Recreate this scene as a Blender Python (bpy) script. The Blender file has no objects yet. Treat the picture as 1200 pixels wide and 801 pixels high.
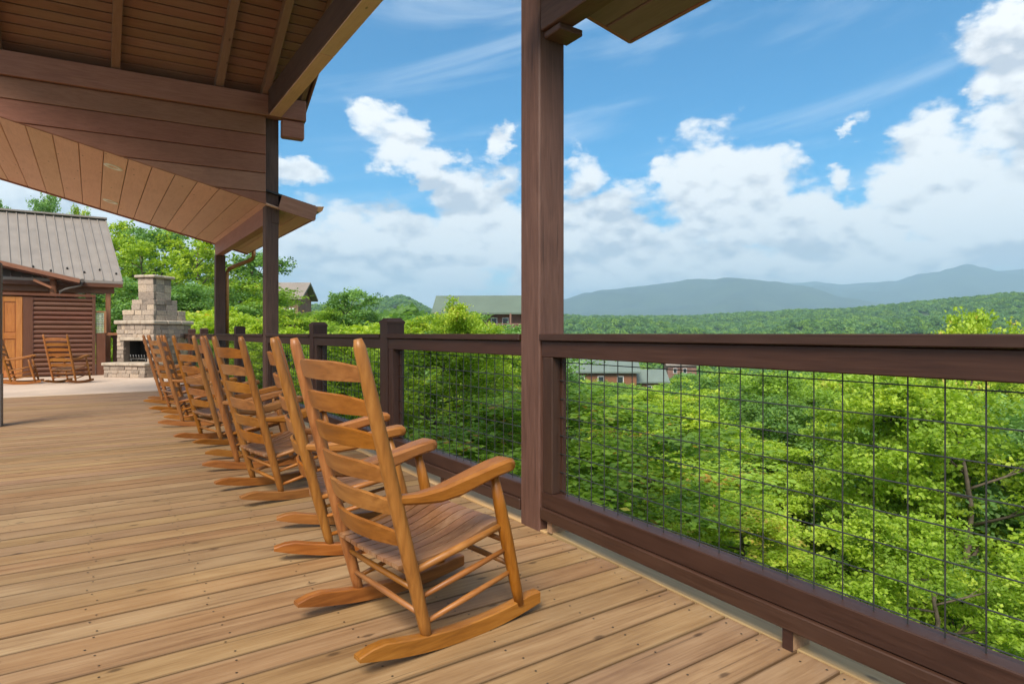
import bpy, bmesh, math, random
import numpy as np
from mathutils import Vector, Matrix, noise as mnoise

random.seed(7)
scene = bpy.context.scene
COL = scene.collection
R = math.radians

# ------------------------------------------------------------------ camera
F_PX, H_CAM, HORIZON = 720.0, 1.10, 391.0
YAW = math.atan(492 / F_PX)                    # camera turned right of the deck's long axis (+Y)
cam = bpy.data.objects.new('camera', bpy.data.cameras.new('camera'))
COL.objects.link(cam)
cam.location = (0, 0, H_CAM)
cam.rotation_euler = (R(90), 0, -YAW)
cam.data.sensor_width = 36
cam.data.lens = 36 * F_PX / 1200
cam.data.shift_y = -9.5 / 1200
cam.data.clip_start = 0.05
cam.data.clip_end = 60000
scene.camera = cam
SN, CS = math.sin(YAW), math.cos(YAW)

# ------------------------------------------------------------------ light, world, exposure
SUN_EL, SUN_AZ = R(48), R(230)                 # azimuth clockwise from +Y: behind and left of the viewer, hazy
SKY_STRENGTH, SUN_STRENGTH = 0.11, 2.5
scene.view_settings.view_transform = 'Standard'
scene.view_settings.look = 'None'
scene.view_settings.gamma = 1
scene.view_settings.exposure = 1.45
scene.render.engine = 'CYCLES'
scene.cycles.use_denoising = True
scene.cycles.max_bounces = 7
scene.cycles.diffuse_bounces = 5
scene.cycles.glossy_bounces = 2
scene.cycles.transmission_bounces = 4
scene.cycles.transparent_max_bounces = 8
scene.cycles.volume_bounces = 1
scene.cycles.sample_clamp_indirect = 8

sun = bpy.data.objects.new('sun', bpy.data.lights.new('sun', 'SUN'))
COL.objects.link(sun)
sun.data.energy = SUN_STRENGTH
sun.data.angle = R(28.0)
sun.data.color = (1.0, 0.92, 0.78)
sdir = Vector((math.sin(SUN_AZ) * math.cos(SUN_EL), math.cos(SUN_AZ) * math.cos(SUN_EL), math.sin(SUN_EL)))
sun.rotation_euler = sdir.to_track_quat('Z', 'Y').to_euler()
sun.location = (-20, -20, 40)

world = bpy.data.worlds.new('World')
scene.world = world
world.use_nodes = True


class NT:
    """small helper to write node trees as expressions"""
    def __init__(self, tree):
        self.t = tree
        self.n = tree.nodes
        self.l = tree.links

    def put(self, sock, v):
        if v is None:
            return
        if hasattr(v, 'is_output'):
            self.l.new(v, sock)
        else:
            if sock.type == 'RGBA' and len(v) == 3:
                v = (*v, 1)
            sock.default_value = v

    def math(self, op, a, b=None, c=None, clamp=False):
        nd = self.n.new('ShaderNodeMath')
        nd.operation = op
        nd.use_clamp = clamp
        for i, v in enumerate((a, b, c)):
            if v is not None:
                self.put(nd.inputs[i], v)
        return nd.outputs[0]

    def vmath(self, op, a, b=None):
        nd = self.n.new('ShaderNodeVectorMath')
        nd.operation = op
        self.put(nd.inputs[0], a)
        if b is not None:
            self.put(nd.inputs[1], b)
        return nd.outputs['Value'] if op in ('DOT_PRODUCT', 'LENGTH') else nd.outputs[0]

    def comb(self, x, y, z):
        nd = self.n.new('ShaderNodeCombineXYZ')
        for i, v in enumerate((x, y, z)):
            self.put(nd.inputs[i], v)
        return nd.outputs[0]

    def noise(self, vec, scale, detail=3, rough=0.55, dist=0.0):
        nd = self.n.new('ShaderNodeTexNoise')
        self.put(nd.inputs['Vector'], vec)
        nd.inputs['Scale'].default_value = scale
        nd.inputs['Detail'].default_value = detail
        nd.inputs['Roughness'].default_value = rough
        nd.inputs['Distortion'].default_value = dist
        return nd.outputs['Fac']

    def ramp(self, fac, stops, interp='LINEAR'):
        nd = self.n.new('ShaderNodeValToRGB')
        nd.color_ramp.interpolation = interp
        el = nd.color_ramp.elements
        while len(el) < len(stops):
            el.new(0.5)
        for e, (p, col) in zip(el, stops):
            e.position = p
            e.color = (*col, 1) if len(col) == 3 else col
        self.put(nd.inputs[0], fac)
        return nd.outputs[0]

    def mix(self, fac, a, b, mode='MIX'):
        nd = self.n.new('ShaderNodeMix')
        nd.data_type = 'RGBA'
        nd.blend_type = mode
        self.put(nd.inputs[0], fac)
        self.put(nd.inputs[6], a)
        self.put(nd.inputs[7], b)
        return nd.outputs[2]

    def lobes(self, vec, scale, detail=2.0, rough=0.5):
        nd = self.n.new('ShaderNodeTexVoronoi')
        nd.feature = 'F1'
        self.put(nd.inputs['Vector'], vec)
        nd.inputs['Scale'].default_value = scale
        nd.inputs['Detail'].default_value = detail
        nd.inputs['Roughness'].default_value = rough
        nd.inputs['Lacunarity'].default_value = 2.3
        nd.normalize = True
        return nd.outputs['Distance']

    def smooth(self, v, lo, hi):
        nd = self.n.new('ShaderNodeMapRange')
        nd.interpolation_type = 'SMOOTHSTEP'
        self.put(nd.inputs['Value'], v)
        nd.inputs['From Min'].default_value = lo
        nd.inputs['From Max'].default_value = hi
        return nd.outputs[0]


def build_sky():
    w = NT(world.node_tree)
    for nd in list(w.n):
        w.n.remove(nd)
    out = w.n.new('ShaderNodeOutputWorld')
    bg = w.n.new('ShaderNodeBackground')
    w.l.new(bg.outputs[0], out.inputs[0])
    bg.inputs[1].default_value = SKY_STRENGTH
    sky = w.n.new('ShaderNodeTexSky')
    sky.sky_type = 'NISHITA'
    sky.sun_disc = False
    sky.sun_elevation = SUN_EL
    sky.sun_rotation = SUN_AZ
    sky.air_density = 1.0
    sky.dust_density = 0.4
    sky.ozone_density = 2.5
    hs = w.n.new('ShaderNodeHueSaturation')
    hs.inputs['Saturation'].default_value = 1.85
    hs.inputs['Hue'].default_value = 0.492
    hs.inputs['Value'].default_value = 0.55
    w.l.new(sky.outputs[0], hs.inputs['Color'])
    tc = w.n.new('ShaderNodeTexCoord')
    d = w.vmath('NORMALIZE', tc.outputs['Generated'])
    sep = w.n.new('ShaderNodeSeparateXYZ')
    w.l.new(d, sep.inputs[0])
    dx, dy, dz = sep.outputs
    # stretched copy of the direction: clouds are wider than tall, and flatten towards the horizon
    flat = w.comb(dx, dy, w.math('MULTIPLY', dz, 1.7))
    # puffy displacement of the coordinates
    warp = w.noise(flat, 7.0, 7, 0.62)
    warp2 = w.noise(w.vmath('ADD', flat, (5.2, 1.3, 7.7)), 7.0, 7, 0.62)
    fwd = w.vmath('DOT_PRODUCT', d, (SN, CS, 0))
    side = w.vmath('DOT_PRODUCT', d, (CS, -SN, 0))
    az = w.math('ARCTAN2', side, fwd)          # angle right of the valley's view axis
    el = w.math('ARCSINE', dz)
    waz = w.math('ADD', az, w.math('MULTIPLY', w.math('SUBTRACT', warp, 0.5), 0.17))
    wel = w.math('ADD', el, w.math('MULTIPLY', w.math('SUBTRACT', warp2, 0.5), 0.17))
    D = math.degrees
    # cumulus towers: azimuth, elevation, half width, half height (degrees), weight
    blobs = [
        (18.0, 11.4, 4.8, 5.6, 1.0), (13.0, 7.0, 7.0, 4.2, 1.0), (25.0, 7.5, 4.2, 4.0, 0.95), (15.5, 3.4, 13.0, 4.2, 1.0), (15.5, 13.0, 2.6, 2.6, 0.9),
        (9.0, 9.4, 4.2, 4.2, 0.95), (21.8, 10.6, 4.0, 4.2, 0.95), (30.5, 7.0, 4.0, 3.2, 0.8), (33.5, 12.0, 3.4, 3.6, 0.85),
        (27.6, 12.2, 1.3, 1.6, 0.62), (30.0, 4.0, 5.0, 2.4, 0.75),
        (40.0, 18.0, 4.0, 4.8, 1.0), (36.2, 8.6, 5.6, 5.6, 1.0), (46.5, 25.0, 5.0, 6.0, 1.0), (47.0, 12.0, 9.0, 9.0, 1.0),
        (29.5, 17.0, 1.1, 1.0, 0.6),
        (-10.8, 17.6, 3.6, 2.2, 0.66), (-6.8, 16.6, 2.6, 1.2, 0.58), (-7.5, 14.6, 1.6, 1.2, 0.62), (-19.8, 14.0, 2.4, 1.9, 0.7),
        (-12.0, 6.8, 9.0, 5.2, 1.0), (-3.0, 10.5, 4.6, 4.6, 1.0), (-24.0, 5.8, 8.0, 4.2, 0.9), (4.0, 7.5, 4.6, 5.4, 0.95),
        (6.0, 14.5, 2.2, 2.3, 0.66), (-1.2, 17.0, 1.6, 1.5, 0.62), (-35.0, 9.5, 8.0, 6.0, 0.9),
    ]
    field = None
    for a, e, ra, re, wt in blobs:
        x = w.math('MULTIPLY', w.math('SUBTRACT', waz, R(a)), 1 / R(ra))
        y = w.math('MULTIPLY', w.math('SUBTRACT', wel, R(e)), 1 / R(re))
        r2 = w.math('ADD', w.math('MULTIPLY', x, x), w.math('MULTIPLY', y, y))
        v = w.math('MULTIPLY_ADD', r2, -0.62 * wt, wt)
        field = v if field is None else w.math('SMOOTH_MAX', field, v, 0.18)
    # unseen rest of the sky: cloud cover added thicker, to whiten the ambient light
    far = w.noise(w.vmath('ADD', flat, (3.1, 0.4, 0.0)), 2.3, 6, 0.6)
    elsewhere = w.smooth(w.math('ABSOLUTE', az), R(46), R(66))
    high = w.smooth(el, R(36), R(50))
    gate = w.math('MAXIMUM', elsewhere, high)
    field = w.math('MAXIMUM', field, w.math('SUBTRACT', w.math('MULTIPLY', w.math('MULTIPLY', w.math('SUBTRACT', far, 0.40), 5.0), gate), w.math('MULTIPLY', w.math('SUBTRACT', 1.0, gate), 2.0)))
    wob = w.vmath('ADD', flat, w.vmath('MULTIPLY', w.comb(w.math('SUBTRACT', warp, 0.5), w.math('SUBTRACT', warp2, 0.5), w.math('SUBTRACT', warp, 0.5)), (0.05, 0.05, 0.05)))
    fine = w.noise(w.vmath('ADD', flat, (1.7, 8.2, 2.0)), 16.0, 8, 0.65)
    puff = w.lobes(wob, 9.0)
    dens = w.math('ADD', field, w.math('ADD', w.math('MULTIPLY', w.math('SUBTRACT', 0.33, puff), 2.0), w.math('MULTIPLY', w.math('SUBTRACT', fine, 0.5), 0.75)))
    mask = w.smooth(dens, 0.16, 0.62)
    # stratus veil low over the hills
    lown = w.noise(w.comb(dx, dy, w.math('MULTIPLY', dz, 9.0)), 5.0, 6, 0.6)
    low = w.math('MULTIPLY', w.math('SUBTRACT', 1.0, w.smooth(el, R(2.0), R(9.0))), w.smooth(lown, 0.34, 0.60))
    # thin cirrus
    cirn = w.noise(w.comb(w.math('MULTIPLY', dx, 1.0), w.math('MULTIPLY', dy, 1.0), w.math('MULTIPLY', w.math('ADD', dz, w.math('MULTIPLY', az, -0.16)), 7.0)), 2.2, 7, 0.6, 0.4)
    cir = w.math('MULTIPLY', w.smooth(cirn, 0.46, 0.78), 0.42)
    # lit tops and grey flat bases: compare the density with that a little towards the sun / upwards
    up1 = w.lobes(w.vmath('ADD', wob, (-0.006, -0.010, 0.022)), 9.0)
    soft = w.noise(w.vmath('ADD', flat, (9.0, 4.0, 2.0)), 4.0, 6, 0.6)
    soft_up = w.noise(w.vmath('ADD', flat, (9.0, 4.0, 2.05)), 4.0, 6, 0.6)
    relief = w.math('ADD', w.math('MULTIPLY', w.math('SUBTRACT', up1, puff), 3.2), w.math('MULTIPLY', w.math('SUBTRACT', soft, soft_up), 2.4))
    relief = w.math('ADD', relief, w.math('MULTIPLY', w.math('SUBTRACT', soft, 0.5), 1.1))
    base_t = w.smooth(el, R(2.0), R(15.0))
    lum = w.math('ADD', w.math('MULTIPLY_ADD', base_t, 0.14, 0.80), relief)
    edge = w.math('SUBTRACT', 1.0, w.smooth(dens, 0.3, 1.0))
    lum = w.math('ADD', lum, w.math('MULTIPLY', edge, 0.10))
    lum = w.math('MINIMUM', w.math('MAXIMUM', lum, 0.5), 1.1)
    ccol = w.ramp(w.math('MULTIPLY_ADD', lum, 1.8, -0.9), [(0.0, (0.55, 0.58, 0.64)), (0.40, (0.78, 0.78, 0.79)), (0.85, (1.0, 0.985, 0.955))])
    scale = CLOUD_GAIN / SKY_STRENGTH
    cl = w.vmath('MULTIPLY', ccol, (scale, scale, scale))
    lc = (0.95 * scale, 0.92 * scale, 0.88 * scale)
    c1 = w.mix(cir, hs.outputs[0], w.vmath('MULTIPLY', (0.86, 0.93, 1.0), (scale, scale, scale)))
    c2 = w.mix(w.math('MULTIPLY', low, 0.6), c1, lc)
    c3 = w.mix(w.math('MULTIPLY', mask, 0.97), c2, cl)
    w.l.new(c3, bg.inputs[0])


CLOUD_GAIN = 0.45
build_sky()

# ------------------------------------------------------------------ helpers: objects
def base(name, data, parent=None, M=None):
    o = bpy.data.objects.new(name, data)
    COL.objects.link(o)
    if parent is not None:
        o.parent = parent
    if M is not None:
        if parent is not None:
            P = parent.matrix_basis.copy()
            q = parent.parent
            while q is not None:
                P = q.matrix_basis @ P
                q = q.parent
            o.matrix_basis = P.inverted() @ M
        else:
            o.matrix_basis = M
    return o


def tag(o, label=None, cat=None, group=None, kind=None):
    if label:
        o['label'] = label
    if cat:
        o['category'] = cat
    if group:
        o['group'] = group
    if kind:
        o['kind'] = kind
    return o


def thing(name, label, cat, loc=(0, 0, 0), rot=0.0, group=None):
    o = base(name, None, None, Matrix.Translation(loc) @ Matrix.Rotation(rot, 4, 'Z'))
    o.empty_display_size = 0.1
    return tag(o, label, cat, group)


def copy_tree(o, parent=None):
    c = o.copy()
    COL.objects.link(c)
    c.parent = parent
    for ch in o.children:
        copy_tree(ch, c)
    return c


def mesh_from(name, verts, faces, mat=None, smooth=False):
    m = bpy.data.meshes.new(name)
    m.from_pydata([tuple(v) for v in verts], [], faces)
    if mat:
        m.materials.append(mat)
    if smooth:
        m.polygons.foreach_set('use_smooth', [True] * len(m.polygons))
    m.update()
    return m


_box_cache = {}


def box_mesh(sx, sy, sz, mat, bev=0.003):
    key = (round(sx, 3), round(sy, 3), round(sz, 3), mat.name, bev)
    if key in _box_cache:
        return _box_cache[key]
    bm = bmesh.new()
    bmesh.ops.create_cube(bm, size=1.0)
    bmesh.ops.scale(bm, vec=(sx, sy, sz), verts=bm.verts)
    if bev:
        bmesh.ops.bevel(bm, geom=bm.edges[:], offset=min(bev, min(sx, sy, sz) * 0.3), segments=1, affect='EDGES')
    me = bpy.data.meshes.new('box')
    bm.to_mesh(me)
    bm.free()
    me.materials.append(mat)
    _box_cache[key] = me
    return me


def basis(p0, p1, up=(0, 0, 1)):
    p0, p1 = Vector(p0), Vector(p1)
    x = (p1 - p0).normalized()
    u = Vector(up)
    if abs(x.dot(u)) > 0.98:
        u = Vector((0, 1, 0))
    y = u.cross(x).normalized()
    z = x.cross(y)
    M = Matrix((x, y, z)).transposed().to_4x4()
    M.translation = (p0 + p1) / 2
    return M, (p1 - p0).length


def bar(name, p0, p1, wid, hei, mat, parent=None, up=(0, 0, 1), bev=0.003):
    """box with its long (grain) axis from p0 to p1; wid is sideways, hei along `up`"""
    M, L = basis(p0, p1, up)
    return base(name, box_mesh(L, wid, hei, mat, bev), parent, M)


def block(name, x0, x1, y0, y1, z0, z1, mat, parent=None, axis='X', bev=0.003):
    """axis aligned box whose grain runs along `axis`"""
    c = Vector(((x0 + x1) / 2, (y0 + y1) / 2, (z0 + z1) / 2))
    d = (abs(x1 - x0), abs(y1 - y0), abs(z1 - z0))
    if axis == 'X':
        return bar(name, c - Vector((d[0] / 2, 0, 0)), c + Vector((d[0] / 2, 0, 0)), d[1], d[2], mat, parent, bev=bev)
    if axis == 'Y':
        return bar(name, c - Vector((0, d[1] / 2, 0)), c + Vector((0, d[1] / 2, 0)), d[0], d[2], mat, parent, bev=bev)
    return bar(name, c - Vector((0, 0, d[2] / 2)), c + Vector((0, 0, d[2] / 2)), d[0], d[1], mat, parent, up=(0, 1, 0), bev=bev)


def tube_geo(pts, radii, seg, verts, faces, cap=True):
    pts = [Vector(p) for p in pts]
    n0 = len(verts)
    ref = Vector((0.31, 0.17, 0.93))
    for i, p in enumerate(pts):
        t = (pts[min(i + 1, len(pts) - 1)] - pts[max(i - 1, 0)]).normalized()
        a = ref - t * ref.dot(t)
        if a.length < 0.05:
            a = Vector((1, 0, 0)) - t * t.x
        a.normalize()
        b = t.cross(a)
        for k in range(seg):
            an = 2 * math.pi * k / seg
            verts.append(p + (a * math.cos(an) + b * math.sin(an)) * radii[i])
    for i in range(len(pts) - 1):
        for k in range(seg):
            k2 = (k + 1) % seg
            faces.append((n0 + i * seg + k, n0 + i * seg + k2, n0 + (i + 1) * seg + k2, n0 + (i + 1) * seg + k))
    if cap:
        faces.append(tuple(n0 + k for k in range(seg))[::-1])
        faces.append(tuple(n0 + (len(pts) - 1) * seg + k for k in range(seg)))


def tube(name, pts, radii, mat, parent=None, seg=10, smooth=True, origin=None):
    if not hasattr(radii, '__len__'):
        radii = [radii] * len(pts)
    v, f = [], []
    o0 = Vector(origin) if origin else Vector(pts[0])
    tube_geo([Vector(p) - o0 for p in pts], radii, seg, v, f)
    me = mesh_from(name, v, f, mat)
    if smooth:
        me.polygons.foreach_set('use_smooth', [len(p.vertices) == 4 for p in me.polygons])
    return base(name, me, parent, Matrix.Translation(o0))


# ------------------------------------------------------------------ materials
def new_mat(name):
    m = bpy.data.materials.new(name)
    m.use_nodes = True
    t = NT(m.node_tree)
    b = t.n['Principled BSDF']
    return m, t, b


def bump(t, b, h, strength=0.3, dist=0.002):
    nd = t.n.new('ShaderNodeBump')
    nd.inputs['Strength'].default_value = strength
    nd.inputs['Distance'].default_value = dist
    t.l.new(h, nd.inputs['Height'])
    t.l.new(nd.outputs[0], b.inputs['Normal'])


def wood(name, dark, mid, light, rough=0.6, edge=None, crack=0.0, knots=0.0, var=0.12, grain=(1.2, 22, 22), gamp=1.0, bstr=0.25, spec=0.4, blotch=0.25, coat=0.0):
    """grain along the object's own X axis, every board its own piece of wood"""
    m, t, b = new_mat(name)
    tc = t.n.new('ShaderNodeTexCoord')
    oi = t.n.new('ShaderNodeObjectInfo')
    rnd = oi.outputs['Random']
    off = t.math('MULTIPLY', rnd, 173.0)
    v = t.vmath('ADD', tc.outputs['Object'], t.comb(off, t.math('MULTIPLY', rnd, 61.0), t.math('MULTIPLY', rnd, 37.0)))
    g = t.vmath('MULTIPLY', v, grain)
    fine = t.noise(g, 4.0, 5, 0.6, 0.6)
    wide = t.noise(t.vmath('MULTIPLY', v, (grain[0] * 0.8, grain[1] * 0.35, grain[2] * 0.35)), 2.2, 3, 0.5, 1.2)
    blo = t.noise(v, 1.7, 4, 0.6)
    fac = t.math('ADD', t.math('MULTIPLY', fine, 0.55 * gamp), t.math('MULTIPLY', wide, 0.45 * gamp))
    fac = t.math('ADD', fac, t.math('MULTIPLY', t.math('SUBTRACT', blo, 0.5), blotch))
    fac = t.math('ADD', fac, 0.5 - 0.5 * gamp)
    col = t.ramp(fac, [(0.30, dark), (0.5, mid), (0.72, light)])
    if knots:
        vo = t.n.new('ShaderNodeTexVoronoi')
        vo.inputs['Scale'].default_value = 1.0
        vo.voronoi_dimensions = '2D'
        t.l.new(t.vmath('MULTIPLY', v, (3.0, 6.6, 0.0)), vo.inputs['Vector'])
        kd = t.math('ADD', vo.outputs['Distance'], t.math('MULTIPLY', t.math('SUBTRACT', fine, 0.5), 0.10))
        kn = t.math('SUBTRACT', 1.0, t.smooth(kd, 0.03, 0.10))
        pick = t.n.new('ShaderNodeSeparateColor')
        t.l.new(vo.outputs['Color'], pick.inputs[0])
        kn = t.math('MULTIPLY', kn, t.math('GREATER_THAN', pick.outputs[0], 1 - knots))
        col = t.mix(t.math('MULTIPLY', kn, 0.78), col, tuple(c * 0.38 for c in dark))
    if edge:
        # gap shade painted into the colour along the two long edges of a board
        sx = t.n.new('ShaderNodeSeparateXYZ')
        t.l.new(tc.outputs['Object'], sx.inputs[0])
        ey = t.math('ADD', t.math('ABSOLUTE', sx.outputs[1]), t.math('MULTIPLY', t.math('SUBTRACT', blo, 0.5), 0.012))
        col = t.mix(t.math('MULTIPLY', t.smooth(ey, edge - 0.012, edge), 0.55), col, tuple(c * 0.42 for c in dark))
        foot = t.noise(t.vmath('MULTIPLY', v, (1.0, 2.2, 1.0)), 1.1, 5, 0.65)
        col = t.mix(t.math('MULTIPLY', t.smooth(foot, 0.50, 0.72), 0.30), col, tuple(c * 0.62 for c in mid))
    if crack:
        # drying checks: thin dark splits along the grain
        ck = t.noise(t.vmath('MULTIPLY', v, (0.7, 34.0, 34.0)), 2.0, 3, 0.5, 0.3)
        col = t.mix(t.math('MULTIPLY', t.smooth(ck, 0.66, 0.70), crack), col, tuple(c * 0.35 for c in dark))
    # each piece a little lighter, darker, redder
    hsv = t.n.new('ShaderNodeHueSaturation')
    wn = t.n.new('ShaderNodeTexWhiteNoise')
    wn.noise_dimensions = '1D'
    t.l.new(off, wn.inputs['W'])
    sc = t.n.new('ShaderNodeSeparateColor')
    t.l.new(wn.outputs['Color'], sc.inputs[0])
    t.put(hsv.inputs['Value'], t.math('MULTIPLY_ADD', sc.outputs[0], 2 * var, 1 - var))
    t.put(hsv.inputs['Saturation'], t.math('MULTIPLY_ADD', sc.outputs[1], var, 1 - var / 2))
    t.put(hsv.inputs['Hue'], t.math('MULTIPLY_ADD', sc.outputs[2], 0.012, 0.494))
    t.l.new(col, hsv.inputs['Color'])
    t.l.new(hsv.outputs[0], b.inputs['Base Color'])
    b.inputs['Specular IOR Level'].default_value = spec
    t.put(b.inputs['Roughness'], t.math('MULTIPLY_ADD', fine, 0.22, rough - 0.11))
    if coat:
        b.inputs['Coat Weight'].default_value = coat
        b.inputs['Coat Roughness'].default_value = 0.22
    bump(t, b, fine, bstr, 0.003)
    return m


def plain(name, col, rough=0.6, metal=0.0, nscale=8.0, namp=0.18, spec=0.5, bstr=0.1):
    m, t, b = new_mat(name)
    tc = t.n.new('ShaderNodeTexCoord')
    n = t.noise(tc.outputs['Object'], nscale, 6, 0.62)
    c = t.ramp(n, [(0.28, tuple(x * (1 - namp) for x in col)), (0.72, tuple(min(1, x * (1 + namp)) for x in col))])
    t.l.new(c, b.inputs['Base Color'])
    t.put(b.inputs['Roughness'], t.math('MULTIPLY_ADD', n, 0.2, rough - 0.1))
    b.inputs['Metallic'].default_value = metal
    b.inputs['Specular IOR Level'].default_value = spec
    bump(t, b, n, bstr, 0.004)
    return m


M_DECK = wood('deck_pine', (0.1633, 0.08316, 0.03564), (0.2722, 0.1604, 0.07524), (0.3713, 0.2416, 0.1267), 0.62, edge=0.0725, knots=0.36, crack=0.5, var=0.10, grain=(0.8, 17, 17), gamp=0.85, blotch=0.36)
M_TRIM = wood('border_pine', (0.323, 0.1913, 0.08075), (0.442, 0.289, 0.1318), (0.527, 0.374, 0.204), 0.65, knots=0.15, var=0.06, grain=(0.9, 13, 13))
M_RAIL = wood('rail_stain', (0.0312, 0.01196, 0.00754), (0.04576, 0.01872, 0.01144), (0.0624, 0.02756, 0.01768), 0.52, crack=0.3, var=0.10, gamp=1.1, bstr=0.15)
M_POST = wood('post_stain', (0.06772, 0.03279, 0.02281), (0.1034, 0.05132, 0.03564), (0.1426, 0.07556, 0.05489), 0.6, crack=0.55, var=0.08, gamp=1.1, bstr=0.2)
M_BEAM = wood('beam_stain', (0.2458, 0.1008, 0.063), (0.3402, 0.1475, 0.0945), (0.4284, 0.1991, 0.1336), 0.6, crack=0.3, var=0.06, gamp=0.8, bstr=0.15)
M_SIDE = wood('siding_stain', (0.2122, 0.08099, 0.04757), (0.2957, 0.1183, 0.07071), (0.3728, 0.1594, 0.1003), 0.6, crack=0.25, var=0.10, gamp=0.8, bstr=0.15)
M_TNG = wood('roof_board_stain', (0.2152, 0.0943, 0.0574), (0.287, 0.1333, 0.08405), (0.3587, 0.1742, 0.1128), 0.65, var=0.10, gamp=0.7, bstr=0.1)
M_RAFT = wood('rafter_stain', (0.2142, 0.102, 0.0612), (0.2856, 0.1428, 0.08874), (0.3468, 0.1836, 0.1204), 0.65, knots=0.1, var=0.06, gamp=0.7)
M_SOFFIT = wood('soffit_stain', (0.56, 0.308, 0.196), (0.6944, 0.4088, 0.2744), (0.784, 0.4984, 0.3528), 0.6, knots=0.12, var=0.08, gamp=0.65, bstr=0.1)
M_OAK = wood('chair_oak', (0.1804, 0.05808, 0.00836), (0.2684, 0.09328, 0.01408), (0.352, 0.1364, 0.0264), 0.50, var=0.09, grain=(1.5, 16, 16), gamp=1.3, bstr=0.12, coat=0.10)
M_OAKZ = wood('chair_oak_upright', (0.1804, 0.05808, 0.00836), (0.2684, 0.09328, 0.01408), (0.352, 0.1364, 0.0264), 0.50, var=0.09, grain=(16, 16, 1.5), gamp=1.3, bstr=0.12, coat=0.10)
M_OAKY = wood('chair_oak_across', (0.1672, 0.05456, 0.00836), (0.2552, 0.08976, 0.01452), (0.3388, 0.132, 0.02728), 0.50, var=0.11, grain=(16, 1.5, 16), gamp=1.3, bstr=0.12, coat=0.10)
M_SEAT = wood('seat_oak', (0.153, 0.0612, 0.0234), (0.234, 0.1062, 0.0468), (0.324, 0.171, 0.09), 0.48, var=0.12, grain=(1.2, 14, 14), gamp=1.2, bstr=0.1, coat=0.12)
M_DOOR = wood('door_pine', (0.27, 0.085, 0.016), (0.38, 0.13, 0.025), (0.47, 0.18, 0.043), 0.4, var=0.05, coat=0.3)
M_LOG = wood('log_stain', (0.082, 0.029, 0.015), (0.115, 0.043, 0.023), (0.15, 0.062, 0.035), 0.45, var=0.08, gamp=0.9)
M_RAW = wood('raw_end', (0.22, 0.11, 0.06), (0.32, 0.18, 0.10), (0.42, 0.25, 0.15), 0.7, var=0.05)
M_CABPOST = wood('cabin_post', (0.20, 0.075, 0.035), (0.28, 0.115, 0.055), (0.34, 0.16, 0.085), 0.55, var=0.05)
M_COPPER = plain('copper', (0.50, 0.22, 0.085), 0.42, 0.85, 9, 0.3)
M_METAL = plain('metal_roof', (0.2565, 0.2205, 0.1935), 0.5, 0.25, 2.5, 0.12)
M_ROOFDARK = plain('dark_roof_edge', (0.035, 0.033, 0.032), 0.6)
M_GREENROOF = plain('green_roof', (0.11, 0.1485, 0.1128), 0.55, 0.1, 0.6, 0.10)
M_PALEROOF = plain('pale_roof', (0.1368, 0.1764, 0.1548), 0.55, 0.1, 0.6, 0.10)
M_BROWNROOF = plain('brown_roof', (0.22, 0.185, 0.16), 0.7, 0.0, 0.8, 0.12)
M_WIRE = plain('wire', (0.04, 0.041, 0.041), 0.5, 0.4)
M_GALV = plain('gutter_metal', (0.10, 0.085, 0.075), 0.5, 0.3)
M_STONE = plain('fireplace_stone', (0.34, 0.285, 0.24), 0.85, 0, 6.0, 0.38, 0.3, 0.6)
M_CAPSTONE = plain('cap_stone', (0.40, 0.33, 0.26), 0.85, 0, 5.0, 0.25, 0.3, 0.5)
M_MORTAR = plain('mortar', (0.17, 0.14, 0.115), 0.95, 0, 12, 0.2, 0.2)
M_SOOT = plain('soot', (0.02, 0.019, 0.018), 0.95)
M_IRON = plain('iron', (0.16, 0.155, 0.15), 0.5, 0.6)
M_SLAB = plain('concrete', (0.4588, 0.3534, 0.279), 0.8, 0, 1.2, 0.14, 0.3, 0.15)
M_LAMP = plain('lamp_trim', (0.92, 0.87, 0.74), 0.5)
M_LENS = plain('lamp_lens', (0.80, 0.72, 0.58), 0.3)
M_LOGWALL = wood('cabin_log', (0.16, 0.065, 0.035), (0.22, 0.095, 0.05), (0.28, 0.13, 0.07), 0.6, var=0.05)
M_BROWNWALL = plain('brown_siding', (0.20, 0.105, 0.075), 0.7, 0, 1.5, 0.2)
M_WHITE = plain('white_trim', (0.7, 0.69, 0.66), 0.6)
M_HEADSCREW = plain('screw', (0.05, 0.04, 0.03), 0.5, 0.5)


def glass_mat():
    m, t, b = new_mat('window_glass')
    b.inputs['Base Color'].default_value = (0.03, 0.04, 0.05, 1)
    b.inputs['Roughness'].default_value = 0.05
    b.inputs['Specular IOR Level'].default_value = 0.8
    return m


M_GLASS = glass_mat()


def vary_stone():
    """stones differ from one another in colour"""
    t = NT(M_STONE.node_tree)
    b = t.n['Principled BSDF']
    old = b.inputs['Base Color'].links[0].from_socket
    oi = t.n.new('ShaderNodeObjectInfo')
    tint = t.ramp(oi.outputs['Random'], [(0.0, (0.62, 0.57, 0.54)), (0.35, (0.92, 0.88, 0.84)), (0.7, (1.05, 0.98, 0.92)), (1.0, (1.3, 1.2, 1.05))])
    t.l.new(t.mix(1.0, old, tint, 'MULTIPLY'), b.inputs['Base Color'])


vary_stone()


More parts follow.
